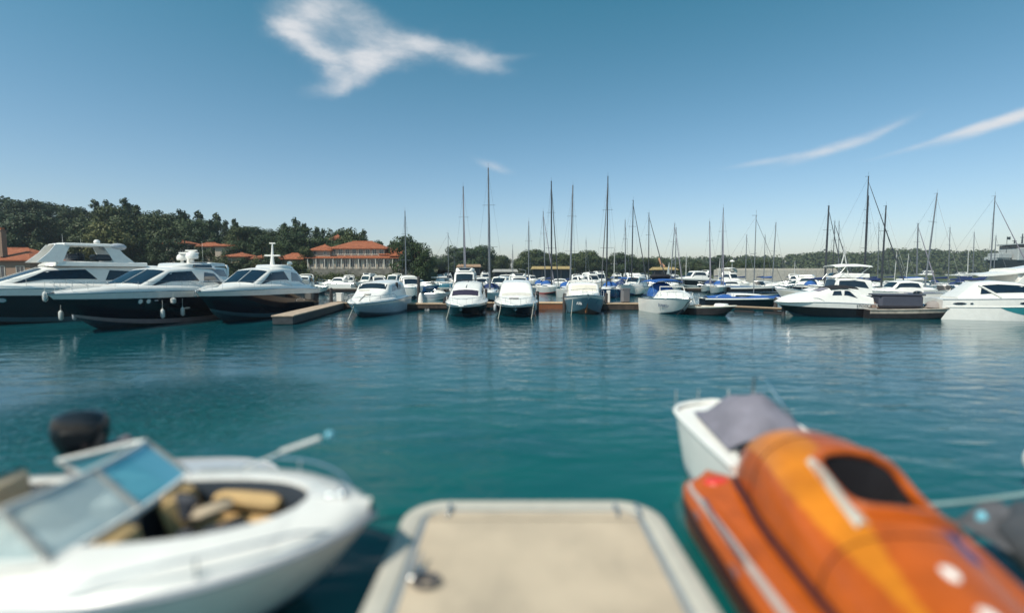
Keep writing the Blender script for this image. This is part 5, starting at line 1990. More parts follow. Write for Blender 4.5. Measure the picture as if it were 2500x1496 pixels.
# ================================================================== SAILING BOATS
random.seed(21)
SB = [
    # px of mast, top py, Y, heading, L, hull, mast mat, radius, tilt(x,y), cover, furl, label
    (988, 515, 70, (0.1, -1), 9.5, WHITE, ALU, 0.10, (0, 0), NAVYC, False, 'sailing boat with single grey mast against the tall tree right of the large villa'),
    (1083, 568, 108, (1, 0.05), 11, AQUA, ALU, 0.08, (0, 0), WHITEC, False, 'aqua hulled sailing boat lying broadside with a thin short mast'),
    (1131, 455, 66, (0.06, -1), 11, WHITE, ALU, 0.13, (0.01, 0), NAVYC, True, 'sailing boat whose tall mast rises behind the second bow-on boat'),
    (1195, 410, 56, (0.05, -1), 12, WHITE, ALU, 0.13, (0.01, 0), GREYC, False, 'sailing boat with the tallest mast, between second and third bow-on boats'),
    (1251, 597, 130, (0.2, -1), 8, WHITE, ALU, 0.09, (0, 0), NAVYC, False, 'small distant sailing boat with short mast in the gap in the trees'),
    (1290, 540, 74, (0.15, -1), 9, WHITE, ALU, 0.09, (0, 0), BLUEC, False, 'sailing boat with middling mast right of the tallest mast, above the white canvas cruiser'),
    (1329, 515, 86, (0.3, -1), 10, WHITE, ALU, 0.10, (0.03, -0.02), WHITEC, True, 'sailing boat with slightly leaning mast just left of the tall mast over the tan dock'),
    (1346, 442, 80, (0.1, -1), 12, WHITE, ALUD, 0.15, (0.008, 0), NAVYC, True, 'sailing boat with tall dark mast above the tan dock section'),
    (1393, 452, 67, (0.05, -1), 11, WHITE, ALU, 0.14, (-0.02, 0), NAVYC, False, 'sailing boat with thick grey mast at the left shoulder of the fourth bow-on boat'),
    (1490, 430, 68, (-0.35, -1), 12, BLUEH, ALUD, 0.11, (0, 0), NAVYC, True, 'sailing boat with very tall mast and thick black furled foresail beside the fourth bow-on boat'),
    (1541, 490, 74, (0.25, -1), 11, WHITE, ALUD, 0.10, (0.02, 0.04), BLUEC, True, 'sailing boat with splayed dark stays, second mast right of the fourth bow-on boat'),
    (1529, 537, 96, (0.1, -1), 9, WHITE, ALU, 0.11, (0.02, 0), NAVYC, False, 'farther sailing boat with thin mast just left of the splayed stays'),
    (1581, 520, 82, (0.6, -1), 10, WHITE, ALUD, 0.09, (0.02, 0), BLUEC, True, 'sailing boat with V-shaped stays above the grey canvas screen'),
    (1637, 545, 90, (0.3, -1), 10, WHITE, ALU, 0.10, (-0.05, 0.02), NAVYC, True, 'sailing boat with leaning mast and V stays left of the dark hulled flybridge yacht'),
    (1650, 555, 98, (0.1, -1), 10, WHITE, ALU, 0.12, (0, 0), NAVYC, False, 'sailing boat with straight mast close right of the leaning mast by the flybridge yacht'),
    (1742, 540, 84, (-0.3, -1), 10, WHITE, ALU, 0.11, (0.03, 0), WHITEC, True, 'sailing boat with pale mast, left of a pair behind the blue covered hull'),
    (1771, 507, 78, (-0.4, -1), 11, WHITE, ALU, 0.09, (0, 0), BLUEC, True, 'sailing boat with slanting foresail, right of a pair behind the blue covered hull'),
    (1822, 573, 112, (0.1, -1), 9, WHITE, ALU, 0.11, (0, 0), NAVYC, False, 'sailing boat with thin mast against the breakwater, right of the lamp post'),
    (1868, 573, 118, (0.1, -1), 9, WHITE, ALU, 0.10, (0, 0), NAVYC, False, 'sailing boat with short mast left of two pale masts over the breakwater'),
    (1889, 543, 104, (0.2, -1), 10, WHITE, ALU, 0.12, (-0.03, 0), BLUEC, False, 'sailing boat with pale leaning mast over the middle of the breakwater'),
    (2021, 502, 76, (0.1, -1), 11, NAVY, ALUD, 0.17, (-0.01, 0), NAVYC, True, 'navy sailing boat with thick dark mast left of two thin ones, behind the speedboat'),
    (2035, 540, 88, (0.4, -1), 10, WHITE, ALUD, 0.08, (0, 0), BLUEC, True, 'sailing boat with dark mast and slanting stay next to the thick dark mast'),
    (2052, 540, 96, (0.1, -1), 10, WHITE, ALU, 0.09, (0.03, 0), NAVYC, False, 'farther sailing boat with thin pale mast, third of the cluster behind the speedboat'),
    (2114, 430, 66, (0.7, -1), 12, WHITE, ALUD, 0.11, (0.01, 0), NAVYC, True, 'sailing boat with the tallest mast on the right and long slanting foresail'),
    (2120, 478, 74, (0.1, -1), 11, WHITE, ALUD, 0.11, (0, 0), BLUEC, False, 'sailing boat with dark mast just right of the tallest right hand mast'),
    (2160, 502, 62, (0.1, -1), 10.5, WHITE, ALUD, 0.12, (-0.01, 0), NAVYC, False, 'sailing boat with dark topped pale footed mast right of the fishing boat'),
    (2149, 545, 100, (0.1, -1), 9, WHITE, ALU, 0.08, (0.03, 0), NAVYC, False, 'distant sailing boat with faint mast left of the dark topped mast'),
    (2246, 545, 84, (0.05, -1), 10, WHITE, ALU, 0.13, (0.03, 0), BLUEC, True, 'sailing boat with spindle shaped furled sail right of the work boat tarpaulin'),
    (2268, 470, 66, (0.2, -1), 12, WHITE, ALU, 0.11, (-0.09, 0), WHITEC, False, 'sailing boat with long mast leaning left above the bow of the work boat'),
    (2322, 555, 92, (0.1, -1), 9, WHITE, ALU, 0.09, (0.03, 0), NAVYC, False, 'sailing boat with lone thin mast between the leaning mast and the right edge'),
    (2382, 567, 98, (0.1, -1), 9, WHITE, ALU, 0.09, (0.03, 0), NAVYC, False, 'sailing boat with short thin mast left of the ship'),
    (2423, 478, 68, (0.75, -1), 12, WHITE, ALU, 0.09, (0.01, 0), NAVYC, True, 'sailing boat with tall mast and long stay slanting right across the ship'),
    (2431, 575, 110, (0.1, -1), 9, WHITE, ALU, 0.11, (0, 0), NAVYC, False, 'distant sailing boat with short thick mast in front of the ship'),
    (1108, 598, 125, (0.1, -1), 8, WHITE, ALU, 0.07, (0, 0), NAVYC, False, 'tiny distant sailing boat left of the tall mast behind the second bow-on boat'),
    (1675, 618, 140, (0.1, -1), 8, WHITE, ALUL, 0.12, (0, 0), NAVYC, False, 'small sailing boat with short white mast behind the dark hulled flybridge yacht'),
    (1755, 632, 150, (0.1, -1), 8, WHITE, ALUL, 0.14, (-0.05, 0), NAVYC, False, 'small sailing boat with short white leaning mast left of the breakwater'),
    (1940, 640, 120, (0.1, -1), 8, WHITE, ALUL, 0.08, (0, 0), NAVYC, False, 'small sailing boat with stub mast over the right part of the breakwater'),
    (2186, 615, 116, (0.1, -1), 8, WHITE, ALUL, 0.08, (-0.04, 0), NAVYC, False, 'small sailing boat with short pale mast against the headland, right of the fishing boat'),
    (2215, 620, 120, (0.1, -1), 8, WHITE, ALUL, 0.09, (-0.05, 0), NAVYC, False, 'small sailing boat with short leaning pale mast left of the spindle shaped sail'),
    (2366, 610, 118, (0.1, -1), 8, WHITE, ALUL, 0.10, (0.03, 0), NAVYC, False, 'small sailing boat with short pale mast at the headland foot near the ship'),
    (1430, 580, 120, (0.1, -1), 9, WHITE, ALU, 0.06, (0, 0), NAVYC, False, 'faint distant sailing boat between the grey mast and the black furled foresail'),
    (1500, 600, 100, (0.1, -1), 9, WHITE, ALUL, 0.08, (0, 0), BLUEC, False, 'sailing boat with short white mast just right of the black furled foresail'),
]
for (px, py, Y, hd, L_, hm, mm, mr, tl, cv, fu, lab) in SB:
    x, zt = A(px, py, Y)
    th = Y / 66.0
    hd = (hd[0] + random.uniform(-0.08, 0.08), hd[1])
    sailboat(lab, (x, Y + 0.08 * L_), hd, L=L_, B=L_ * 0.3, M=zt, side=hm, mastm=mm, mr=mr * 0.92, tilt=tl, cover=cv, furl=fu, thick=min(1.6, th),
             shroud=Y < 90, boot=random.choice([BLUEH, NAVY, WHITE, SIGNR]), dodger=random.choice([NAVYC, None, BLUEC]) if Y < 100 else None, spreads=2 if Y < 100 else 1)

# ================================================================== MOTOR BOATS FURTHER BACK
MBT = [
    # px, Y, heading, L, B, fb, side, hh, options, label
    (818, 96, (-1, 0.1), 7.6, 2.7, 1.7, WHITE, 1.1, {}, 'white cabin boat with dark rub line lying broadside left of the black windscreen cruiser'),
    (773, 78, (0.8, -0.6), 6.5, 2.4, 1.3, WHITE, 1.0, dict(hard=False, arch=False, cover=SIGNR), 'small white boat with red cover at the stern of the third navy yacht'),
    (738, 70, (0.2, -1), 8.5, 3.0, 1.7, WHITE, 1.5, {}, 'white motor boat tucked behind the stern of the third navy yacht'),
    (852, 100, (0.3, -1), 8, 3, 1.6, WHITE, 1.4, {}, 'white cruiser below the left wing of the large villa'),
    (893, 100, (-0.2, -1), 8.5, 3, 1.7, WHITE, 1.5, dict(fly=True), 'white flybridge boat under the middle of the large villa'),
    (925, 96, (0.2, -1), 8.5, 3.2, 1.6, WHITE, 1.3, dict(bimini=PALEC), 'white boat with pale sunshade under the right half of the large villa'),
    (958, 99, (-0.1, -1), 9, 3.2, 1.7, WHITE, 1.6, {}, 'white cruiser directly left of the thin mast by the large villa'),
    (1003, 64, (0.35, -1), 9, 3.1, 1.6, WHITE, 1.4, dict(bimini=WHITEC), 'white cruiser with white sunshade right of the black windscreen cruiser'),
    (1028, 84, (0.9, -0.4), 8, 2.8, 1.5, BLUEH, 1.0, dict(band=WHITE), 'blue hulled cabin boat behind the fendered dock section'),
    (1060, 62, (1, -0.2), 5.5, 2.1, 0.9, GREYW, 0.8, dict(hard=False, arch=False, cover=PALEC), 'small grey covered boat lying broadside left of the second bow-on boat'),
    (1134, 57, (0.05, -1), 10.5, 3.6, 1.9, WHITE, 1.9, dict(glass=DGLASS, fly=True), 'white flybridge yacht with broad dark windows right behind the second bow-on boat'),
    (1176, 82, (0.3, -1), 8.5, 3, 1.5, WHITE, 1.3, {}, 'white cruiser between the tall mast and the tallest mast'),
    (1218, 70, (-0.35, -1), 10, 3.3, 1.7, WHITE, 1.4, dict(arch=True), 'white sport cruiser with dark side windows left behind the canvas covered cruiser'),
    (1268, 66, (0.1, -1), 9, 3.2, 1.7, GREYW, 1.4, dict(fly=True), 'grey and white fishing cruiser with upper helm behind the canvas covered cruiser'),
    (1062, 120, (-0.4, -1), 9, 3.1, 1.7, WHITE, 1.5, {}, 'distant white cruiser above the aqua sailing boat'),
    (1095, 130, (0.4, -1), 9, 3.1, 1.7, WHITE, 1.6, dict(fly=True), 'distant white flybridge boat at the foot of the left shore trees'),
    (1352, 112, (-1, 0.1), 10, 3.1, 1.4, WHITE, 0.9, dict(arch=False), 'long low white boat before the straw roofed pavilion'),
    (1420, 104, (0.3, -1), 8.5, 3, 1.6, BLACK, 1.5, dict(band=WHITE), 'black hulled cruiser left of the two white flybridge boats'),
    (1448, 92, (0.2, -1), 9.5, 3.3, 1.8, WHITE, 1.6, dict(fly=True), 'white flybridge boat directly above the fourth bow-on boat'),
    (1466, 112, (0.1, -1), 9.5, 3.3, 1.8, WHITE, 1.9, dict(fly=True), 'taller white flybridge boat behind the one above the fourth bow-on boat'),
    (1508, 118, (-0.1, -1), 9, 3.2, 1.6, WHITE, 1.5, dict(fly=True), 'white boat with blue side right of the black furled foresail'),
    (1545, 74, (-0.75, -1), 9.5, 3.2, 1.7, WHITE, 1.4, dict(arch=True), 'white sport cruiser with rounded cabin left behind the blue canvas boat'),
    (1572, 92, (0.7, -0.8), 9, 3.1, 1.7, WHITE, 1.5, dict(fly=True), 'white flybridge cruiser angled right, above the grey canvas screen'),
    (1598, 122, (0.2, -1), 8, 3, 1.5, WHITE, 1.3, {}, 'distant white cruiser left of the yellow thatched bar'),
    (1684, 128, (-1, -0.25), 14, 4.2, 2.3, BLACK, 2.0, dict(band=WHITE, name='motor_yacht', cat='motor yacht'), 'black hulled yacht with long white cabin lying broadside behind the blue canvas boat'),
    (1762, 92, (-1, 0.0), 9.5, 3.0, 1.2, NAVY, 0.9, dict(arch=False, band=WHITE), 'low navy boat with white rail line lying broadside left of the breakwater'),
    (1790, 116, (0.2, -1), 9, 3.2, 1.9, WHITE, 1.8, dict(fly=True, bimini=WHITEC), 'white trawler with tall upper deck under the harbour lamp'),
    (1858, 74, (1, -0.15), 9.6, 3.1, 1.6, BLACK, 1.0, dict(band=WHITE, hard=False, arch=False, cover=BLUEC, bandf=0.5), 'white decked black hulled boat with long blue cover before the breakwater'),
    (1925, 80, (-1, 0.1), 9, 3.0, 1.7, NAVY, 1.0, dict(band=WHITE, hard=False, arch=False, cover=BLUEC), 'navy hulled boat with blue cover lying broadside, bow left, behind the speedboat bow'),
    (1960, 106, (0.2, -1), 9, 3.2, 1.7, WHITE, 1.5, {}, 'white domed cruiser under the right end of the breakwater'),
    (1992, 88, (0.8, -0.7), 9, 3, 1.6, BLACK, 1.3, dict(band=CREAM, fly=True), 'black hulled fishing boat with cream cabin behind the speedboat'),
    (2068, 96, (-0.8, -0.6), 8, 3, 1.5, WHITE, 1.2, {}, 'white cruiser angled left behind the roof of the speedboat'),
    (2020, 64, (-0.9, 0.2), 5.0, 2.0, 0.9, WHITE, 0.7, dict(hard=False, arch=False, cover=BLACKC), 'small white dinghy with dark cover just above the speedboat cabin'),
    (2176, 54, (-1, 0.1), 8.5, 2.9, 1.5, WHITE, 1.2, dict(arch=False), 'white cabin boat with open stern behind the tarpaulin of the work boat'),
    (2200, 82, (-1, 0.1), 9.5, 3, 1.4, NAVY, 1.2, dict(band=WHITE, bimini=BLUEC, hard=False, arch=False, cover=BLUEC), 'navy boat with blue sunshade left of the spindle shaped sail'),
    (2262, 88, (-1, 0.0), 11, 3.2, 1.4, WHITE, 1.0, dict(arch=False, cover=BLUEC, hard=False), 'long white boat with blue canvas behind the bow of the work boat'),
    (2318, 52, (1, -0.1), 10, 2.9, 1.5, WHITE, 0.7, dict(hard=False, arch=False, cover=GREYC), 'long white boat under a grey cover between the work boat and the express cruiser'),
    (2342, 70, (-1, 0.1), 12, 3.2, 1.5, NAVY, 0.7, dict(hard=False, arch=False, cover=WHITEC, band=WHITE), 'low navy boat with white deck behind the grey covered boat'),
    (2412, 330, (-1, 0.1), 11, 3.6, 1.7, WHITE, 1.6, {}, 'distant white motor boat afloat off the headland below the ship'),
    (2335, 420, (-1, 0.1), 20, 5, 2.6, WHITE, 2.2, {}, 'distant white yacht lying under the headland'),
    (2250, 400, (-1, 0.1), 22, 5, 2.8, GREYW, 3.0, dict(fly=True), 'distant grey ferry lying under the headland left of the white yacht'),
    (2030, 230, (-1, 0.1), 12, 4, 2.2, WHITE, 2.0, dict(fly=True), 'distant white boat right of the breakwater end'),
    (2085, 210, (-1, 0.1), 10, 3.6, 1.9, WHITE, 1.6, dict(bimini=BLUEC), 'distant white boat with blue sunshade farther right of the breakwater end'),
    (1540, 150, (0.1, -1), 10, 3.4, 1.8, WHITE, 1.6, dict(fly=True), 'distant white flybridge boat behind the V stays'),
    (1185, 150, (0.1, -1), 11, 3.6, 1.9, WHITE, 1.7, dict(fly=True), 'distant white flybridge boat in front of the grey roofed boat shed'),
    (1300, 140, (0.5, -1), 9, 3.2, 1.6, WHITE, 1.4, {}, 'distant white cruiser left end of the straw roofed pavilion'),
    (1725, 150, (0.1, -1), 9, 3.2, 1.7, WHITE, 1.6, dict(fly=True), 'distant white boat between the black hulled yacht and the trawler'),
    (1650, 160, (0.1, -1), 9, 3.2, 1.7, WHITE, 1.4, {}, 'distant white cruiser right under the yellow thatched bar'),
]
for (px, Y, hd, L_, B_, fb, sm, hh, op, lab) in MBT:
    op = dict(op)
    bf = op.pop('bandf', None)
    x = (px - 1250) / F * Y
    cruiser(lab, (x, Y), hd, L=L_, B=B_, fb=fb, fs=fb * 0.8, side=sm, hh=hh, detail=Y < 100, rail=Y < 140,
            boot=random.choice([WHITE, NAVY, BLUEH]), group='motor boats moored farther back in the marina', **op)

# small furled white sail and orange wind cone
x, zt = A(1631, 643, 118)
rt = thing('dinghy', 'little sailing dinghy with narrow white sail left of the black hulled yacht', 'dinghy', (x, 118, 0), 0.4)
H = Hull(4.2, 1.5, 0.6, 0.5, rake=0.3)
H.build(rt, WHITE)
b = MB()
b.add([(-0.9, 0.02, 0.9), (0.75, 0.02, 0.9), (0.3, 0.02, zt), (-0.9, -0.03, 0.9), (0.75, -0.03, 0.9), (0.3, -0.03, zt)], [(0, 1, 2), (5, 4, 3), (0, 3, 4, 1), (1, 4, 5, 2), (2, 5, 3, 0)])
b.build('sail', [WHITEC], rt)
b = MB()
b.tube([(0.35, 0, 0.5), (0.35, 0, zt + 0.3)], 0.05, 6)
b.build('mast', [ALUL], rt)
x, zt = A(1614, 630, 184)
rt = thing('water_slide', 'pale orange stripe shaped slide among the trees above the yellow thatched bar', 'slide', (x, 184, 1.2))
b = MB()
b.tube([(-0.8, 0, zt - 1.2), (0, 0, zt - 3.2), (1.3, 0, zt - 4.4)], 0.45, 8)
b.build('chute', [mat('slide_salmon', (0.62, 0.32, 0.20), 0.5)], rt)
b = MB()
b.tube([(0.2, 0.4, 0), (0.0, 0.3, zt - 3.2)], 0.14, 6)
b.build('post', [ALUL], rt)

# ================================================================== FOREGROUND
# ------------------------------------------------------------------ pontoon the camera looks along
PVC = mat('pontoon_deck_beige', (0.50, 0.405, 0.30), 0.8, var=0.10, vscale=1.3, bump=0.25, bscale=60, dirt=((0.27, 0.225, 0.175), 0.8, 0.47, 0.6))
RIMM = mat('pontoon_rim', (0.47, 0.44, 0.38), 0.55, var=0.08, dirt=((0.25, 0.24, 0.22), 3, 0.55, 0.5))
RAILM = mat('pontoon_rail_grey', (0.30, 0.34, 0.37), 0.45, metal=0.3)
rt = thing('pontoon', 'beige floating pontoon with rounded corners running out from the camera', 'pontoon', (0.24, 0, 0))
X0, X1, Y1, Y0 = -1.52, 1.52, 5.86, -1.2


def rounded(inset, r, y0=Y0):
    pts = [(X0 + inset, y0)]
    rr = max(0.05, r - inset)
    for k in range(9):
        a = math.pi - math.pi / 2 * k / 8
        pts.append((X0 + inset + rr + rr * math.cos(a), Y1 - inset - rr + rr * math.sin(a)))
    for k in range(9):
        a = math.pi / 2 - math.pi / 2 * k / 8
        pts.append((X1 - inset - rr + rr * math.cos(a), Y1 - inset - rr + rr * math.sin(a)))
    pts.append((X1 - inset, y0))
    return pts[::-1]


b = MB()
b.prism(rounded(0.06, 0.46), -0.25, 0.36)
b.build('float', [mat('float_grey', (0.12, 0.12, 0.12), 0.7, var=0.3)], rt)
b = MB()
sect = [(0.0, 0.30), (0.0, 0.44), (0.02, 0.485), (0.06, 0.50), (0.20, 0.50), (0.235, 0.485), (0.24, 0.30)]
b.grid([[(x, y, z) for (x, y) in rounded(i_, 0.5)] for i_, z in sect], 0, flip=True)
b.build('rim', [RIMM], rt)
b = MB()
sect = [(0.245, 0.30), (0.247, 0.478), (0.25, 0.482), (0.30, 0.482), (0.303, 0.478), (0.305, 0.30)]
b.grid([[(x, y, z) for (x, y) in rounded(i_, 0.5)] for i_, z in sect], 0, flip=True)
b.build('channel_strip', [RAILM], rt)
# deck panels with a recessed joint between them
DX0, DX1 = X0 + 0.312, X1 - 0.312
for k in range(4):
    ya, yb = lerp(Y0, 5.36, k / 4) + 0.004, lerp(Y0, 5.36, (k + 1) / 4) - 0.004
    b = MB()
    b.box(((DX0 + DX1) / 2, (ya + yb) / 2, 0.42), (DX1 - DX0, yb - ya, 0.155), 0, bev=0.012)
    b.build('deck_panel', [PVC], rt)
b = MB()
poly = [p for p in rounded(0.312, 0.5, 5.365)]
b.prism(poly, 0.33, 0.4975)
b.build('deck_panel', [PVC], rt)
for (px, py) in ((1098, 1243), (1503, 1243), (1556, 1243)):
    x, y = G(px, py, 0.5)
    b = MB()
    b.box((x - 0.24, y - 0.04, 0.507), (0.035, 0.3, 0.012), 0, bev=0.004)
    b.tube([(x - 0.24, y - 0.1, 0.51), (x - 0.24, y - 0.12, 0.56), (x - 0.24, y + 0.04, 0.56), (x - 0.24, y + 0.02, 0.51)], 0.01, 6)
    b.build('bracket', [STEEL], rt)
x, y = G(1018, 1398, 0.5)
b = MB()
b.box((x - 0.24, y, 0.51), (0.12, 0.2, 0.025), 0, bev=0.01)
b.tube([(x - 0.24, y - 0.05, 0.51), (x - 0.24, y - 0.05, 0.585)], 0.018, 8)
b.tube([(x - 0.24, y + 0.05, 0.51), (x - 0.24, y + 0.05, 0.585)], 0.018, 8)
b.tube([(x - 0.26, y - 0.17, 0.60), (x - 0.24, y - 0.08, 0.59), (x - 0.24, y + 0.08, 0.59), (x - 0.22, y + 0.17, 0.60)], [0.012, 0.02, 0.02, 0.012], 8)
b.build('cleat', [STEEL], rt)
b = MB()
for k in range(3):
    n = 20
    b.tube([(x - 0.13 + (0.07 + 0.03 * k) * math.cos(i / n * 6.28), y - 0.16 + (0.05 + 0.025 * k) * math.sin(i / n * 6.28), 0.515 + 0.012 * k) for i in range(n + 1)], 0.012, 6)
o = b.build('rope_coil', [mat('rope_dark', (0.06, 0.06, 0.07), 0.9)])
o.location = (0.24, 0, 0)
tag(o, 'small dark coil of rope beside the cleat on the beige pontoon', 'rope')

# ------------------------------------------------------------------ open bowrider at the left
BRW = mat('bowrider_white', (0.72, 0.70, 0.665), 0.25, coat=0.4, var=0.05, dirt=((0.5, 0.48, 0.42), 1.5, 0.58, 0.35))
rt = thing('bowrider_boat', 'white open bowrider with tan bow seats and pale windscreen, near left, bow right', 'motor boat', (-4.2, 4.5, 0), R(2))
L, B = 5.7, 2.5
H = Hull(L, B, 0.95, 0.78, rake=0.5, p=3.4, tw=0.92, flare=0.42, sp=1.3, draft=0.35, full=0.5)
H.build(rt, BRW, BRW, mat('stripe_slate', (0.16, 0.20, 0.27), 0.3), mat('bottom_slate', (0.035, 0.05, 0.08), 0.4), BRW, nt=34, rub=mat('rub_grey', (0.30, 0.32, 0.36), 0.4), rubr=0.03, deckdrop=0.9)
bpy.data.objects.remove([c for c in rt.children if c.name.startswith('deck')][0])
b = MB()


def wellw(t):
    if t < 0.05:
        return 0.0
    if t < 0.10:
        return 0.78 * smooth01((t - 0.05) / 0.05)
    if t < 0.53:
        return 0.78
    if t < 0.55:
        return lerp(0.78, 0.2, (t - 0.53) / 0.02)
    if t < 0.58:
        return 0.2
    if t < 0.60:
        return lerp(0.2, 0.66, (t - 0.58) / 0.02)
    if t < 0.885:
        u = (t - 0.60) / 0.285
        return 0.66 * math.sqrt(max(0.0, 1 - u ** 2.6))
    return 0.0


rows_ = []
ts = sorted(set([i / 90 for i in range(90)] + [0.994, 0.53, 0.55, 0.58, 0.60, 0.885, 0.88, 0.86]))
for t in ts:
    e = H.pt(t, 1, 1)
    w_ = min(wellw(t), max(0.0, e.y - 0.1))
    zs = e.z
    zd = zs + 0.10 + 0.03 * (e.y > 0.3)
    zf = lerp(zd + 0.02, 0.33 if t < 0.56 else 0.42, smooth01(w_ / 0.2))
    hy = max(0, e.y - 0.005)
    ys_ = [hy, hy * 0.97, lerp(hy, w_, 0.3), lerp(hy, w_, 0.75), w_ + 0.02, w_, max(0, w_ - 0.015), max(0, w_ - 0.05), 0]
    zs_ = [zs, zs + 0.03, zd, zd + 0.05, zd + 0.06, zd + 0.02, lerp(zd, zf, 0.5) if w_ > 0.05 else zd + 0.02, zf, zf]
    row = [Vector((e.x, y, z)) for y, z in zip(ys_, zs_)]
    rows_.append(row + [Vector((p.x, -p.y, p.z)) for p in row[-2::-1]])
nj = len(rows_[0])
b.v = [tuple(p) for r in rows_ for p in r]
for i in range(len(rows_) - 1):
    for j in range(nj - 1):
        b.f.append((i * nj + j, (i + 1) * nj + j, (i + 1) * nj + j + 1, i * nj + j + 1))
        jj = min(j, nj - 2 - j)
        b.m.append(0 if jj < 5 else 1)
b.build('deck', [BRW, INTER], rt, angle=50)
# bow seats: two side benches meeting at the bow, each with a back bolster
for sg in (1, -1):
    b = MB()
    P = []
    for i in range(9):
        u = i / 8
        x = lerp(0.72, 1.85, u)
        t = H.x2t(x)
        w_ = max(0.08, wellw(t) - 0.06)
        P.append([(x, sg * max(0.03, w_ - 0.30 * (1 - u * 0.6)), 0.62), (x, sg * max(0.04, w_ - 0.28 * (1 - u * 0.6)), 0.70), (x, sg * (w_ - 0.03), 0.72), (x, sg * w_, 0.62)])
    b.grid(P, 0, flip=sg > 0, closeu=True)
    b.build('seat_cushion', [CUSH], rt)
    b = MB()
    pts = []
    for i in range(9):
        x = lerp(1.0, 1.75, i / 8)
        pts.append((x, sg * max(0.07, wellw(H.x2t(x)) - 0.08), 0.86))
    b.tube(pts, [0.06] + [0.095] * 7 + [0.05], 8)
    b.build('seat_back', [CUSH], rt)
b = MB()
b.box((0.74, 0.42, 0.80), (0.2, 0.5, 0.52), 0, bev=0.09, ry=-0.3)
b.build('seat_back', [CUSH], rt)
b = MB()
b.box((0.74, -0.42, 0.80), (0.2, 0.5, 0.52), 0, bev=0.09, ry=-0.3)
b.build('seat_back', [CUSH], rt)
b = MB()
b.ell((2.05, 0.0, 0.78), (0.12, 0.14, 0.16), 10, 8)
b.build('bow_cooler', [GREYW], rt)
for (x, y, z, d, rz_) in ((1.35, 0.1, 0.72, (0.5, 0.22, 0.2), 0.5), (1.0, -0.05, 0.66, (0.26, 0.5, 0.24), 0.1), (0.85, 0.3, 0.9, (0.3, 0.12, 0.3), -0.3)):
    b = MB()
    b.box((x, y, z), d, 0, bev=0.08, rz=rz_)
    b.build('loose_cushion', [mat('cushion_charcoal', (0.035, 0.04, 0.055), 0.7, bump=0.3, bscale=12)], rt)
for (x, y, z, d, rz_) in ((1.15, 0.25, 0.9, (0.42, 0.16, 0.16), 0.9), (-0.5, 0.1, 0.85, (0.3, 0.5, 0.3), 0.3)):
    b = MB()
    b.box((x, y, z), d, 0, bev=0.07, rz=rz_)
    b.build('rolled_towel', [CUSHB], rt)
# consoles, cockpit seats, stern sunpad
for sg in (1, -1):
    b = MB()
    b.box((0.05, sg * 0.52, 0.72), (0.4, 0.5, 0.6), 0, bev=0.08)
    b.box((-0.13, sg * 0.52, 1.0), (0.16, 0.44, 0.12), 1, bev=0.04)
    b.build('console', [BRW, BLACK], rt)
    b = MB()
    b.box((-0.85, sg * 0.45, 0.6), (0.52, 0.5, 0.2), 0, bev=0.07)
    b.box((-1.08, sg * 0.45, 0.9), (0.15, 0.5, 0.62), 0, bev=0.07)
    b.build('cockpit_seat', [CUSHB], rt)
b = MB()
b.box((-2.15, 0, 0.9), (0.95, 1.5, 0.24), 0, bev=0.08)
b.box((-1.62, 0, 0.86), (0.16, 1.45, 0.5), 0, bev=0.07)
b.build('sunpad', [CUSHB], rt)
# wrap windscreen: clear pale glass in a white frame
WSG = mat('windscreen_pale_glass', (0.70, 0.80, 0.80), 0.08, trans=0.45, ior=1.2, spec=0.7, var=0.02)
WSB = mat('windscreen_blue_glass', (0.22, 0.62, 0.74), 0.05, trans=0.4, ior=1.2, spec=0.8, var=0.02)
base, topp = [], []
for k in range(25):
    q = -1 + k / 12
    s_ = abs(q)
    x = 0.62 - 0.22 * s_ ** 2 - 1.05 * max(0, s_ - 0.6) / 0.4
    y = (0.88 * min(1, s_ / 0.6)) * (1 if q >= 0 else -1)
    base.append(Vector((x, y, 1.03)))
    hgt = 0.40 * (1 - 0.55 * max(0, (s_ - 0.62) / 0.38))
    topp.append(Vector((x - 0.42 * (1 - 0.5 * max(0, (s_ - 0.62) / 0.38)), y * 0.93, 1.03 + hgt)))
for (ka, kb, m_) in ((0, 5, WSG), (5, 12, WSG), (12, 19, WSB), (19, 24, WSB)):
    b = MB()
    b.grid([[base[k], topp[k]] for k in range(ka, kb + 1)], 0)
    b.grid([[base[k] - Vector((0.012, 0, 0)), topp[k] - Vector((0.012, 0, 0))] for k in range(ka, kb + 1)], 0, flip=True)
    ws = b.build('windscreen_pane', [m_], rt)
    f = MB()
    f.tube([base[ka], topp[ka]], 0.03, 6)
    f.tube([base[kb], topp[kb]], 0.03, 6)
    f.tube(topp[ka:kb + 1], 0.028, 6)
    f.tube(base[ka:kb + 1], 0.035, 6)
    f.build('frame', [mat('frame_pale', (0.66, 0.65, 0.62), 0.35)], ws)
# bow rails, cleat, light
for sg in (1, -1):
    b = MB()
    pts = []
    for i in range(9):
        t = lerp(0.66, 0.95, i / 8)
        e = H.pt(t, 1, sg)
        pts.append(Vector((e.x, e.y - sg * 0.06, e.z + 0.05 + 0.17 * math.sin(math.pi * min(1, max(0, i / 8))) ** 0.4)))
    b.tube(pts, 0.012, 6)
    b.tube([pts[4], pts[4] - Vector((0, 0, 0.2))], 0.01, 5)
    b.build('grab_rail', [STEEL], rt)
b = MB()
b.box((2.45, 0, 1.14), (0.16, 0.05, 0.05), 0, bev=0.015)
b.ell((2.55, 0, 1.15), (0.06, 0.06, 0.05), 8, 6)
b.build('bow_light', [STEEL], rt)
b = MB()
b.tube([(2.45, 0.25, 1.13), (2.55, 0.0, 1.13)], 0.012, 5)
b.build('bow_cleat', [STEEL], rt)
b = MB()
b.tube([(1.1, 1.0, 1.02), (1.55, 1.05, 1.22)], 0.012, 6)
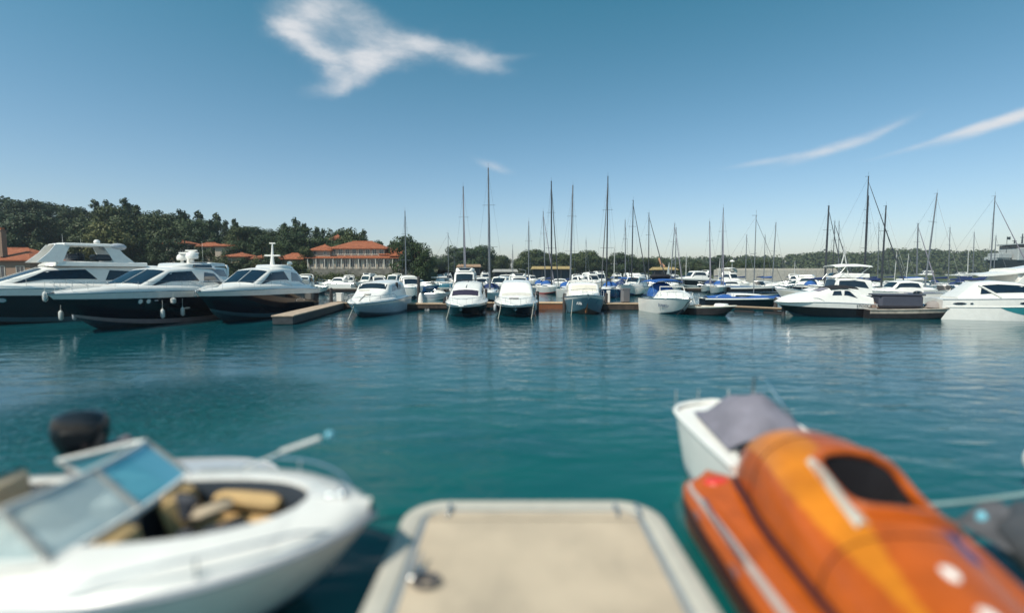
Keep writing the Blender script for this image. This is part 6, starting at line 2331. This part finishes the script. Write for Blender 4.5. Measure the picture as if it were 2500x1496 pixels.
b.tube([(1.5, 1.04, 1.2), (1.95, 1.1, 1.34)], 0.03, 8)
b.ell((2.05, 1.12, 1.37), (0.06, 0.06, 0.05), 8, 6, 1)
o = b.build('boat_hook', [ALUL, AQUA], rt)

# small tender with black outboard, moored beyond the bowrider
rt = thing('tender', 'small grey tender with black outboard moored beyond the open bowrider', 'dinghy', (-4.75, 6.9, 0), R(0))
H = Hull(2.7, 1.3, 0.42, 0.36, rake=0.2, p=3, tw=0.95, flare=0.15)
H.build(rt, GREYW, GREYW, GREYW, BLACK, GREYW)
b = MB()
b.box((-1.25, 0, 0.55), (0.12, 1.1, 0.5), 0, bev=0.04)
b.build('transom', [mat('mauve_grey', (0.24, 0.20, 0.21), 0.6)], rt)
outboard('outboard_motor', rt, (-1.38, -0.1, 0.84), 0.25, BLACK, 1.0)
# cover cap catching the sky
b = MB()
b.box((-0.9, 0.3, 0.52), (0.5, 0.22, 0.2), 0, bev=0.04)
b.build('fuel_tank', [mat('tank_pale', (0.5, 0.5, 0.48), 0.5)], rt)

# ------------------------------------------------------------------ orange speedboat at the right
ORG = mat('orange_gelcoat', (0.44, 0.085, 0.006), 0.32, coat=0.2, var=0.22, vscale=2.2, dirt=((0.20, 0.045, 0.012), 1.6, 0.5, 0.45))
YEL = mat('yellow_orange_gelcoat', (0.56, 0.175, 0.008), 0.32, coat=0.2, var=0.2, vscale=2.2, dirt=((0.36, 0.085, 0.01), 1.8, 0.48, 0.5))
REDO = mat('red_gelcoat', (0.62, 0.045, 0.03), 0.3, coat=0.5)
ox, oy = 2.95, 4.0
rt = thing('racing_boat', 'glossy orange enclosed speedboat with dark cockpit opening, near right beside the pontoon', 'speedboat', (ox, oy, 0))


def spline(tab, y):
    tab = sorted(tab)
    if y <= tab[0][0]:
        return tab[0][1:]
    for i, (a, c) in enumerate(zip(tab, tab[1:])):
        if y <= c[0]:
            t = (y - a[0]) / (c[0] - a[0])
            p0 = tab[max(0, i - 1)]
            p3 = tab[min(len(tab) - 1, i + 2)]
            res = []
            for k in range(1, len(a)):
                m1 = (c[k] - p0[k]) / max(1e-6, c[0] - p0[0]) * (c[0] - a[0])
                m2 = (p3[k] - a[k]) / max(1e-6, p3[0] - a[0]) * (c[0] - a[0])
                t2, t3 = t * t, t * t * t
                res.append((2 * t3 - 3 * t2 + 1) * a[k] + (t3 - 2 * t2 + t) * m1 + (-2 * t3 + 3 * t2) * c[k] + (t3 - t2) * m2)
            return tuple(res)
    return tab[-1][1:]


# y, centre x, half width, sheer z
HT_ = [(0.6, 2.6, 0.62, 0.62), (1.6, 2.72, 0.80, 0.60), (2.8, 2.86, 0.88, 0.58), (4.0, 2.96, 0.93, 0.56), (5.0, 2.98, 0.90, 0.56), (5.6, 2.88, 0.76, 0.56), (5.95, 2.72, 0.55, 0.56), (6.12, 2.62, 0.34, 0.57), (6.2, 2.56, 0.06, 0.57)]
b = MB()
rows_ = []
ys_ = [0.6 + i * 0.2 for i in range(27)] + [5.9, 6.0, 6.06, 6.12, 6.17, 6.2]
for y in ys_:
    c, hw, z = spline(HT_, y)
    hw = max(0.03, hw)
    sec = [(1.0, z - 0.06), (1.02, z - 0.16), (0.99, z - 0.22), (0.93, 0.14), (0.82, -0.02), (0.4, -0.25), (0.0, -0.32)]
    row = [(c - ox - hw * a, y - oy, zz) for a, zz in sec] + [(c - ox + hw * a, y - oy, zz) for a, zz in sec[-2::-1]]
    rows_.append(row)
nj = len(rows_[0])
b.v = [p for r in rows_ for p in r]
for i in range(len(rows_) - 1):
    for j in range(nj - 1):
        b.f.append((i * nj + j, (i + 1) * nj + j, (i + 1) * nj + j + 1, i * nj + j + 1))
        jj = min(j, nj - 2 - j)
        b.m.append([1, 1, 0, 0, 2, 2][jj])
b.f.append(tuple(range(nj)))
b.m.append(0)
b.build('hull', [ORG, mat('rubber_bumper', (0.05, 0.02, 0.02), 0.5), REDO], rt, angle=60)
# deck with rolled edge and inset pale stripe
b = MB()
rows_ = []
prof = [(1.0, -0.06), (1.005, 0.0), (0.985, 0.035), (0.94, 0.05), (0.90, 0.046), (0.885, 0.042), (0.80, 0.042), (0.785, 0.046), (0.6, 0.09), (0.3, 0.14), (0.0, 0.16)]
for y in ys_:
    c, hw, z = spline(HT_, y)
    hw = max(0.03, hw)
    row = [(c - ox - hw * a, y - oy, z + d) for a, d in prof] + [(c - ox + hw * a, y - oy, z + d) for a, d in prof[-2::-1]]
    rows_.append(row)
nj = len(rows_[0])
b.v = [p for r in rows_ for p in r]
for i in range(len(rows_) - 1):
    for j in range(nj - 1):
        b.f.append((i * nj + j, (i + 1) * nj + j, (i + 1) * nj + j + 1, i * nj + j + 1))
        jj = min(j, nj - 2 - j)
        b.m.append(1 if jj in (5, 6) else 0)
b.build('deck', [ORG, mat('deck_stripe_grey', (0.42, 0.38, 0.35), 0.4)], rt, angle=60)
# canopy shell: y, centre, half width, foot z, top z
CT = [(1.2, 2.74, 0.34, 0.70, 0.80), (2.2, 2.88, 0.50, 0.68, 0.98), (3.2, 3.02, 0.62, 0.66, 1.16), (4.0, 3.16, 0.70, 0.64, 1.32), (4.7, 3.28, 0.74, 0.62, 1.48), (5.3, 3.34, 0.68, 0.62, 1.52),
      (5.75, 3.28, 0.52, 0.62, 1.40), (6.0, 3.2, 0.32, 0.62, 1.1), (6.1, 3.16, 0.06, 0.62, 0.76)]


def cpt(y, a, off=0.0):
    """a in -1..1 from the pontoon side foot over the top to the far foot"""
    c, hw, z0, z1 = spline(CT, y)
    th = a * math.pi / 2
    sx = math.sin(th)
    k = abs(sx) ** 0.85 * (1 if sx > 0 else -1)
    zz = z0 + (z1 - z0) * (max(0, math.cos(th)) ** 0.62)
    return Vector((c - ox + (hw + off) * k, y - oy, zz + off * math.cos(th)))


b = MB()
ycs = [1.2 + i * 0.05 for i in range(97)] + [6.03, 6.06, 6.1]
av = [-1 + i / 40 for i in range(81)]
hole = lambda y, a: (3.7 < y < 4.9) and (-0.2 < a < 0.8) and ((y - 4.36) / 0.43) ** 4 + ((a - 0.26) / 0.46) ** 4 < 1.0
idx = {}
for i, y in enumerate(ycs):
    for j, a in enumerate(av):
        idx[(i, j)] = len(b.v)
        b.v.append(tuple(cpt(y, a)))
for i in range(len(ycs) - 1):
    for j in range(len(av) - 1):
        ym, am = (ycs[i] + ycs[i + 1]) / 2, (av[j] + av[j + 1]) / 2
        if hole(ym, am):
            continue
        b.f.append((idx[(i, j)], idx[(i, j + 1)], idx[(i + 1, j + 1)], idx[(i + 1, j)]))
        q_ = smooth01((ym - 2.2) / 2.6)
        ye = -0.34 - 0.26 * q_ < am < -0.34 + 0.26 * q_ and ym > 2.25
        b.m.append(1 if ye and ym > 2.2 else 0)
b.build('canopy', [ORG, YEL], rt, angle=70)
# cockpit tub seen through the opening
b = MB()
P = []
for i in range(13):
    t = 2 * math.pi * i / 12
    q = [(4.36 + 0.44 * math.copysign(abs(math.cos(t)) ** 0.55, math.cos(t)), 0.26 + 0.47 * math.copysign(abs(math.sin(t)) ** 0.55, math.sin(t)))][0]
    top = cpt(q[0], q[1], -0.004)
    c_ = cpt(4.36, 0.26)
    low = Vector((lerp(top.x, c_.x, 0.08), lerp(top.y, c_.y, 0.08), 0.62))
    P.append([top, low, Vector((c_.x, c_.y, 0.62))])
b.grid(P, 0)
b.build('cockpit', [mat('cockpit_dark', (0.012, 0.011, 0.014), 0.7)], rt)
b = MB()
pts = []
for i in range(33):
    t = 2 * math.pi * i / 32
    pts.append(cpt(4.36 + 0.45 * math.copysign(abs(math.cos(t)) ** 0.55, math.cos(t)), 0.26 + 0.48 * math.copysign(abs(math.sin(t)) ** 0.55, math.sin(t)), 0.012))
b.tube(pts, 0.05, 8, cap=False)
b.build('cockpit_rim', [ORG], rt)
b = MB()     # pale wind deflector along the pontoon side of the opening
P = [[cpt(3.8 + 0.9 * i / 8, -0.27, 0.0), cpt(3.8 + 0.9 * i / 8, -0.22, 0.10 * math.sin(math.pi * (i + 0.5) / 9) + 0.02), cpt(3.8 + 0.9 * i / 8, -0.17, 0.0)] for i in range(9)]
b.grid(P, 0, closeu=True)
b.build('wind_deflector', [mat('deflector_pale', (0.55, 0.57, 0.52), 0.4)], rt)
b = MB()     # seat back and wheel low in the cockpit
b.box((cpt(4.45, 0.25).x, 4.2 - oy, 0.85), (0.45, 0.12, 0.45), 0, bev=0.05)
b.build('seat', [BLACKC], rt)
# raised outer fairing running down the far side
b = MB()
pts = [cpt(y, 0.80, 0.02) for y in [1.4 + i * 0.25 for i in range(17)]]
b.tube(pts, [0.03 + 0.07 * math.sin(math.pi * i / 16) for i in range(17)], 10)
b.build('side_fairing', [ORG], rt)
b = MB()     # dark strip painting in the groove shadow at the canopy foot
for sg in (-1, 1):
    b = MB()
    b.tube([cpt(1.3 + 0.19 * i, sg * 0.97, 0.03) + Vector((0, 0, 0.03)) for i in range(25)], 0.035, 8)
    b.build('groove_shadow', [mat('groove_shadow_maroon', (0.05, 0.012, 0.015), 0.5)], rt)
b = MB()     # stepped shelf along the pontoon side
P = []
for i in range(22):
    y = 1.3 + 0.2 * i
    c, hw, z = spline(HT_, y)
    P.append([(c - ox - hw * a, y - oy, z + d) for a, d in ((0.76, 0.04), (0.74, 0.11), (0.55, 0.15), (0.50, 0.10))])
b.grid(P, 0)
b.build('side_step', [ORG], rt)
for yy in (2.6, 3.9, 5.2):
    b = MB()
    b.tube([cpt(yy, a, 0.004) for a in [-0.95 + 0.1 * k for k in range(20)] if not hole(yy, a)] if yy != 3.9 else [cpt(3.66, a, 0.004) for a in [-0.95 + 0.1 * k for k in range(20)]], 0.006, 5)
    b.build('panel_seam', [BLACK], rt)
for (px, py) in ((1700, 1262), (1790, 1400)):
    x, y = G(px, py, 0.62)
    b = MB()
    b.tube([(x - ox, y - oy - 0.08, 0.64), (x - ox, y - oy - 0.03, 0.67), (x - ox, y - oy + 0.03, 0.67), (x - ox, y - oy + 0.08, 0.64)], 0.012, 6)
    b.build('cleat', [STEEL], rt)
b = MB()
b.box((2.78 - ox, 5.62 - oy, 0.70), (0.16, 0.22, 0.06), 0, bev=0.02)
b.build('fuel_hatch', [mat('hatch_violet', (0.06, 0.04, 0.14), 0.4)], rt)
# vents, logo and white highlight domes
for (px, py, z, d, m_, nm) in [(1858, 1322, 0.62, (0.16, 0.30, 0.03), BLACK, 'vent'), (1930, 1212, 0.74, (0.10, 0.50, 0.05), BLACK, 'vent')]:
    x, y = G(px, py, z + 0.03)
    b = MB()
    b.box((x - ox, y - oy, z + 0.01), d, 0, bev=0.012, rz=0.12)
    b.build(nm, [m_], rt)
b = MB()
p = cpt(3.62, 0.42, 0.005)
P = [[cpt(3.45 + 0.34 * i / 4, 0.32 + 0.2 * j / 4, 0.006) for j in range(5)] for i in range(5)]
b.grid(P, 0)
b.build('emblem', [mat('emblem_blue', (0.03, 0.05, 0.18), 0.3)], rt)
for y in (3.3, 2.95):
    p = cpt(y, 0.05, 0.0)
    b = MB()
    b.ell((p.x, p.y, p.z - 0.01), (0.05, 0.085, 0.045), 12, 6, 0, z0=0.0)
    b.build('deck_highlight_dome', [WHITE], rt)  # white domes stand in for gloss highlights on the canopy
b = MB()
b.ell((2.62 - ox, 5.95 - oy, 0.66), (0.2, 0.14, 0.07), 12, 6, 0, z0=0.0)
b.build('bow_pad', [REDO], rt)
b = MB()
b.tube([(2.25 - ox, 5.5 - oy, 0.66), (2.2 - ox, 5.1 - oy, 0.66), (2.14 - ox, 4.3 - oy, 0.65)], 0.02, 6)
b.build('grab_rail', [STEEL], rt)

# ------------------------------------------------------------------ white boat beyond it, with grey cover
rt = thing('covered_boat', 'small white boat with grey canvas cover and thin rails just beyond the orange speedboat', 'motor boat', (3.66, 7.35, 0), R(90))
H = Hull(2.7, 1.72, 0.98, 0.84, rake=0.3, p=5.5, tw=0.97, flare=0.06, draft=0.3, full=0.6)
H.build(rt, WHITE, WHITE, GREYW, SIGNR, WHITE, nt=24, rub=WHITE, rubr=0.045)
b = MB()
P = []
for i in range(13):
    u = i / 12
    x = lerp(-0.8, 0.72, u)
    hh_ = 0.56 * math.sin(math.pi * min(1, u * 1.05 + 0.05)) ** 0.55 + 0.02 * math.sin(u * 19)
    hw = 0.66 - 0.08 * u
    zb = lerp(0.86, 0.97, u)
    P.append([(x, hw * q, zb + hh_ * (1 - abs(q) ** 2.3) + 0.02 * math.sin(q * 9 + u * 7) * (1 - q * q)) for q in [-1 + k / 6 for k in range(13)]])
b.grid(P, 0, flip=True)
b.build('canvas_cover', [GREYC], rt)
b = MB()
b.box((-1.05, -0.05, 0.72), (0.5, 1.25, 0.44), 0, bev=0.08)
b.build('engine_well', [NAVY], rt)
b = MB()
for (x, y) in ((1.2, 0.72), (1.25, 0.3), (1.25, -0.25), (0.9, -0.7)):
    b = MB()
    b.tube([(x, y, 0.95), (x, y, 1.2), (x, y, 1.22)], [0.012, 0.012, 0.02], 6)
    b.build('stanchion', [STEEL], rt)
b = MB()
b.tube([(-0.4, -0.62, 0.95), (0.35, -0.42, 1.62), (0.45, -0.30, 1.62), (0.6, -0.34, 0.98)], 0.022, 6)
b.build('folded_frame', [STEEL], rt)
b = MB()
b.box((-0.95, -0.78, 0.92), (0.5, 0.16, 0.14), 0, bev=0.05)
b.build('side_pad', [WHITE], rt)

# ------------------------------------------------------------------ grey inflatable at the right edge
RIBG = mat('rib_tube_grey', (0.07, 0.07, 0.075), 0.6, var=0.15, bump=0.3, bscale=8)
rt = thing('inflatable_boat', 'grey inflatable with black hull and crumpled cover at the right edge, near', 'inflatable boat', (5.72, 3.15, -0.05), R(90))
H = Hull(4.4, 1.4, 0.5, 0.42, rake=0.3, p=3.5, tw=0.95, flare=0.3)
H.build(rt, BLACK, BLACK, BLACK, BLACK, mat('rib_floor_beige', (0.50, 0.38, 0.24), 0.7))
b = MB()
pts = []
for i in range(21):
    u = -1 + i / 10
    t = 1 - abs(u)
    e = H.pt(min(0.985, t * 0.98), 1, 1)
    pts.append((e.x + 0.04, e.y * (1 if u > 0 else -1), e.z + 0.08))
b.tube(pts, 0.2, 14)
b.build('tube', [RIBG], rt)
b = MB()
rngp = random.Random(9)
P = []
for i in range(15):
    u = i / 14
    x = lerp(0.5, 2.15, u)
    P.append([(x, 0.72 * q, 0.56 + (0.22 + 0.08 * math.sin(u * 17 + q * 6) + 0.05 * rngp.random()) * (1 - q * q)) for q in [-1 + k / 7 for k in range(15)]])
b.grid(P, 0, flip=True)
b.build('canvas_cover', [mat('canvas_dark_grey', (0.09, 0.09, 0.10), 0.85, bump=0.5, bscale=7, var=0.4)], rt)
b = MB()
b.box((-0.6, 0, 0.7), (0.8, 0.7, 0.45), 0, bev=0.1)
b.build('seat', [CUSHB], rt)
b = MB()
b.ell((2.0, 0.55, 0.66), (0.06, 0.06, 0.09), 10, 8)
b.build('valve_cap', [AQUA], rt)
rope('thin pale rope stretched from the orange speedboat to the right edge', (4.0, 5.2, 0.72), (8.2, 6.2, 0.75), 0.12, 0.028, mat('rope_teal', (0.25, 0.36, 0.36), 0.8), group=None)
b = MB()
b.ell((0, 0, 0.45), (0.17, 0.17, 0.30), 12, 10)
b.tube([(0, 0, 0.72), (0, 0, 0.86)], 0.035, 8)
b.tube([(0, 0, -0.8), (0, 0, 0.2)], 0.05, 8)
o = b.build('mooring_buoy', [WHITE])
o.location = (7.93, 7.2, 0.2)
o.scale = (0.6, 0.6, 0.6)
tag(o, 'white buoy on a post at the right edge beyond the inflatable', 'buoy')


# ================================================================== AIR
hm = bpy.data.materials.new('sea_haze')
hm.use_nodes = True
ht = NT(hm.node_tree)
ht.n.clear()
pv = ht.node('ShaderNodeVolumePrincipled')
pv.inputs['Color'].default_value = (0.72, 0.84, 0.95, 1)
pv.inputs['Density'].default_value = 0.00028
pv.inputs['Anisotropy'].default_value = 0.2
mo = ht.node('ShaderNodeOutputMaterial')
ht.l.new(pv.outputs[0], mo.inputs['Volume'])
b = MB()
b.box((0, 1550, 16), (6040, 3960, 44))
o = b.build('haze', [hm], smooth=False)
o['kind'] = 'stuff'
tag(o, 'thin sea haze in the air over the whole marina', 'haze')
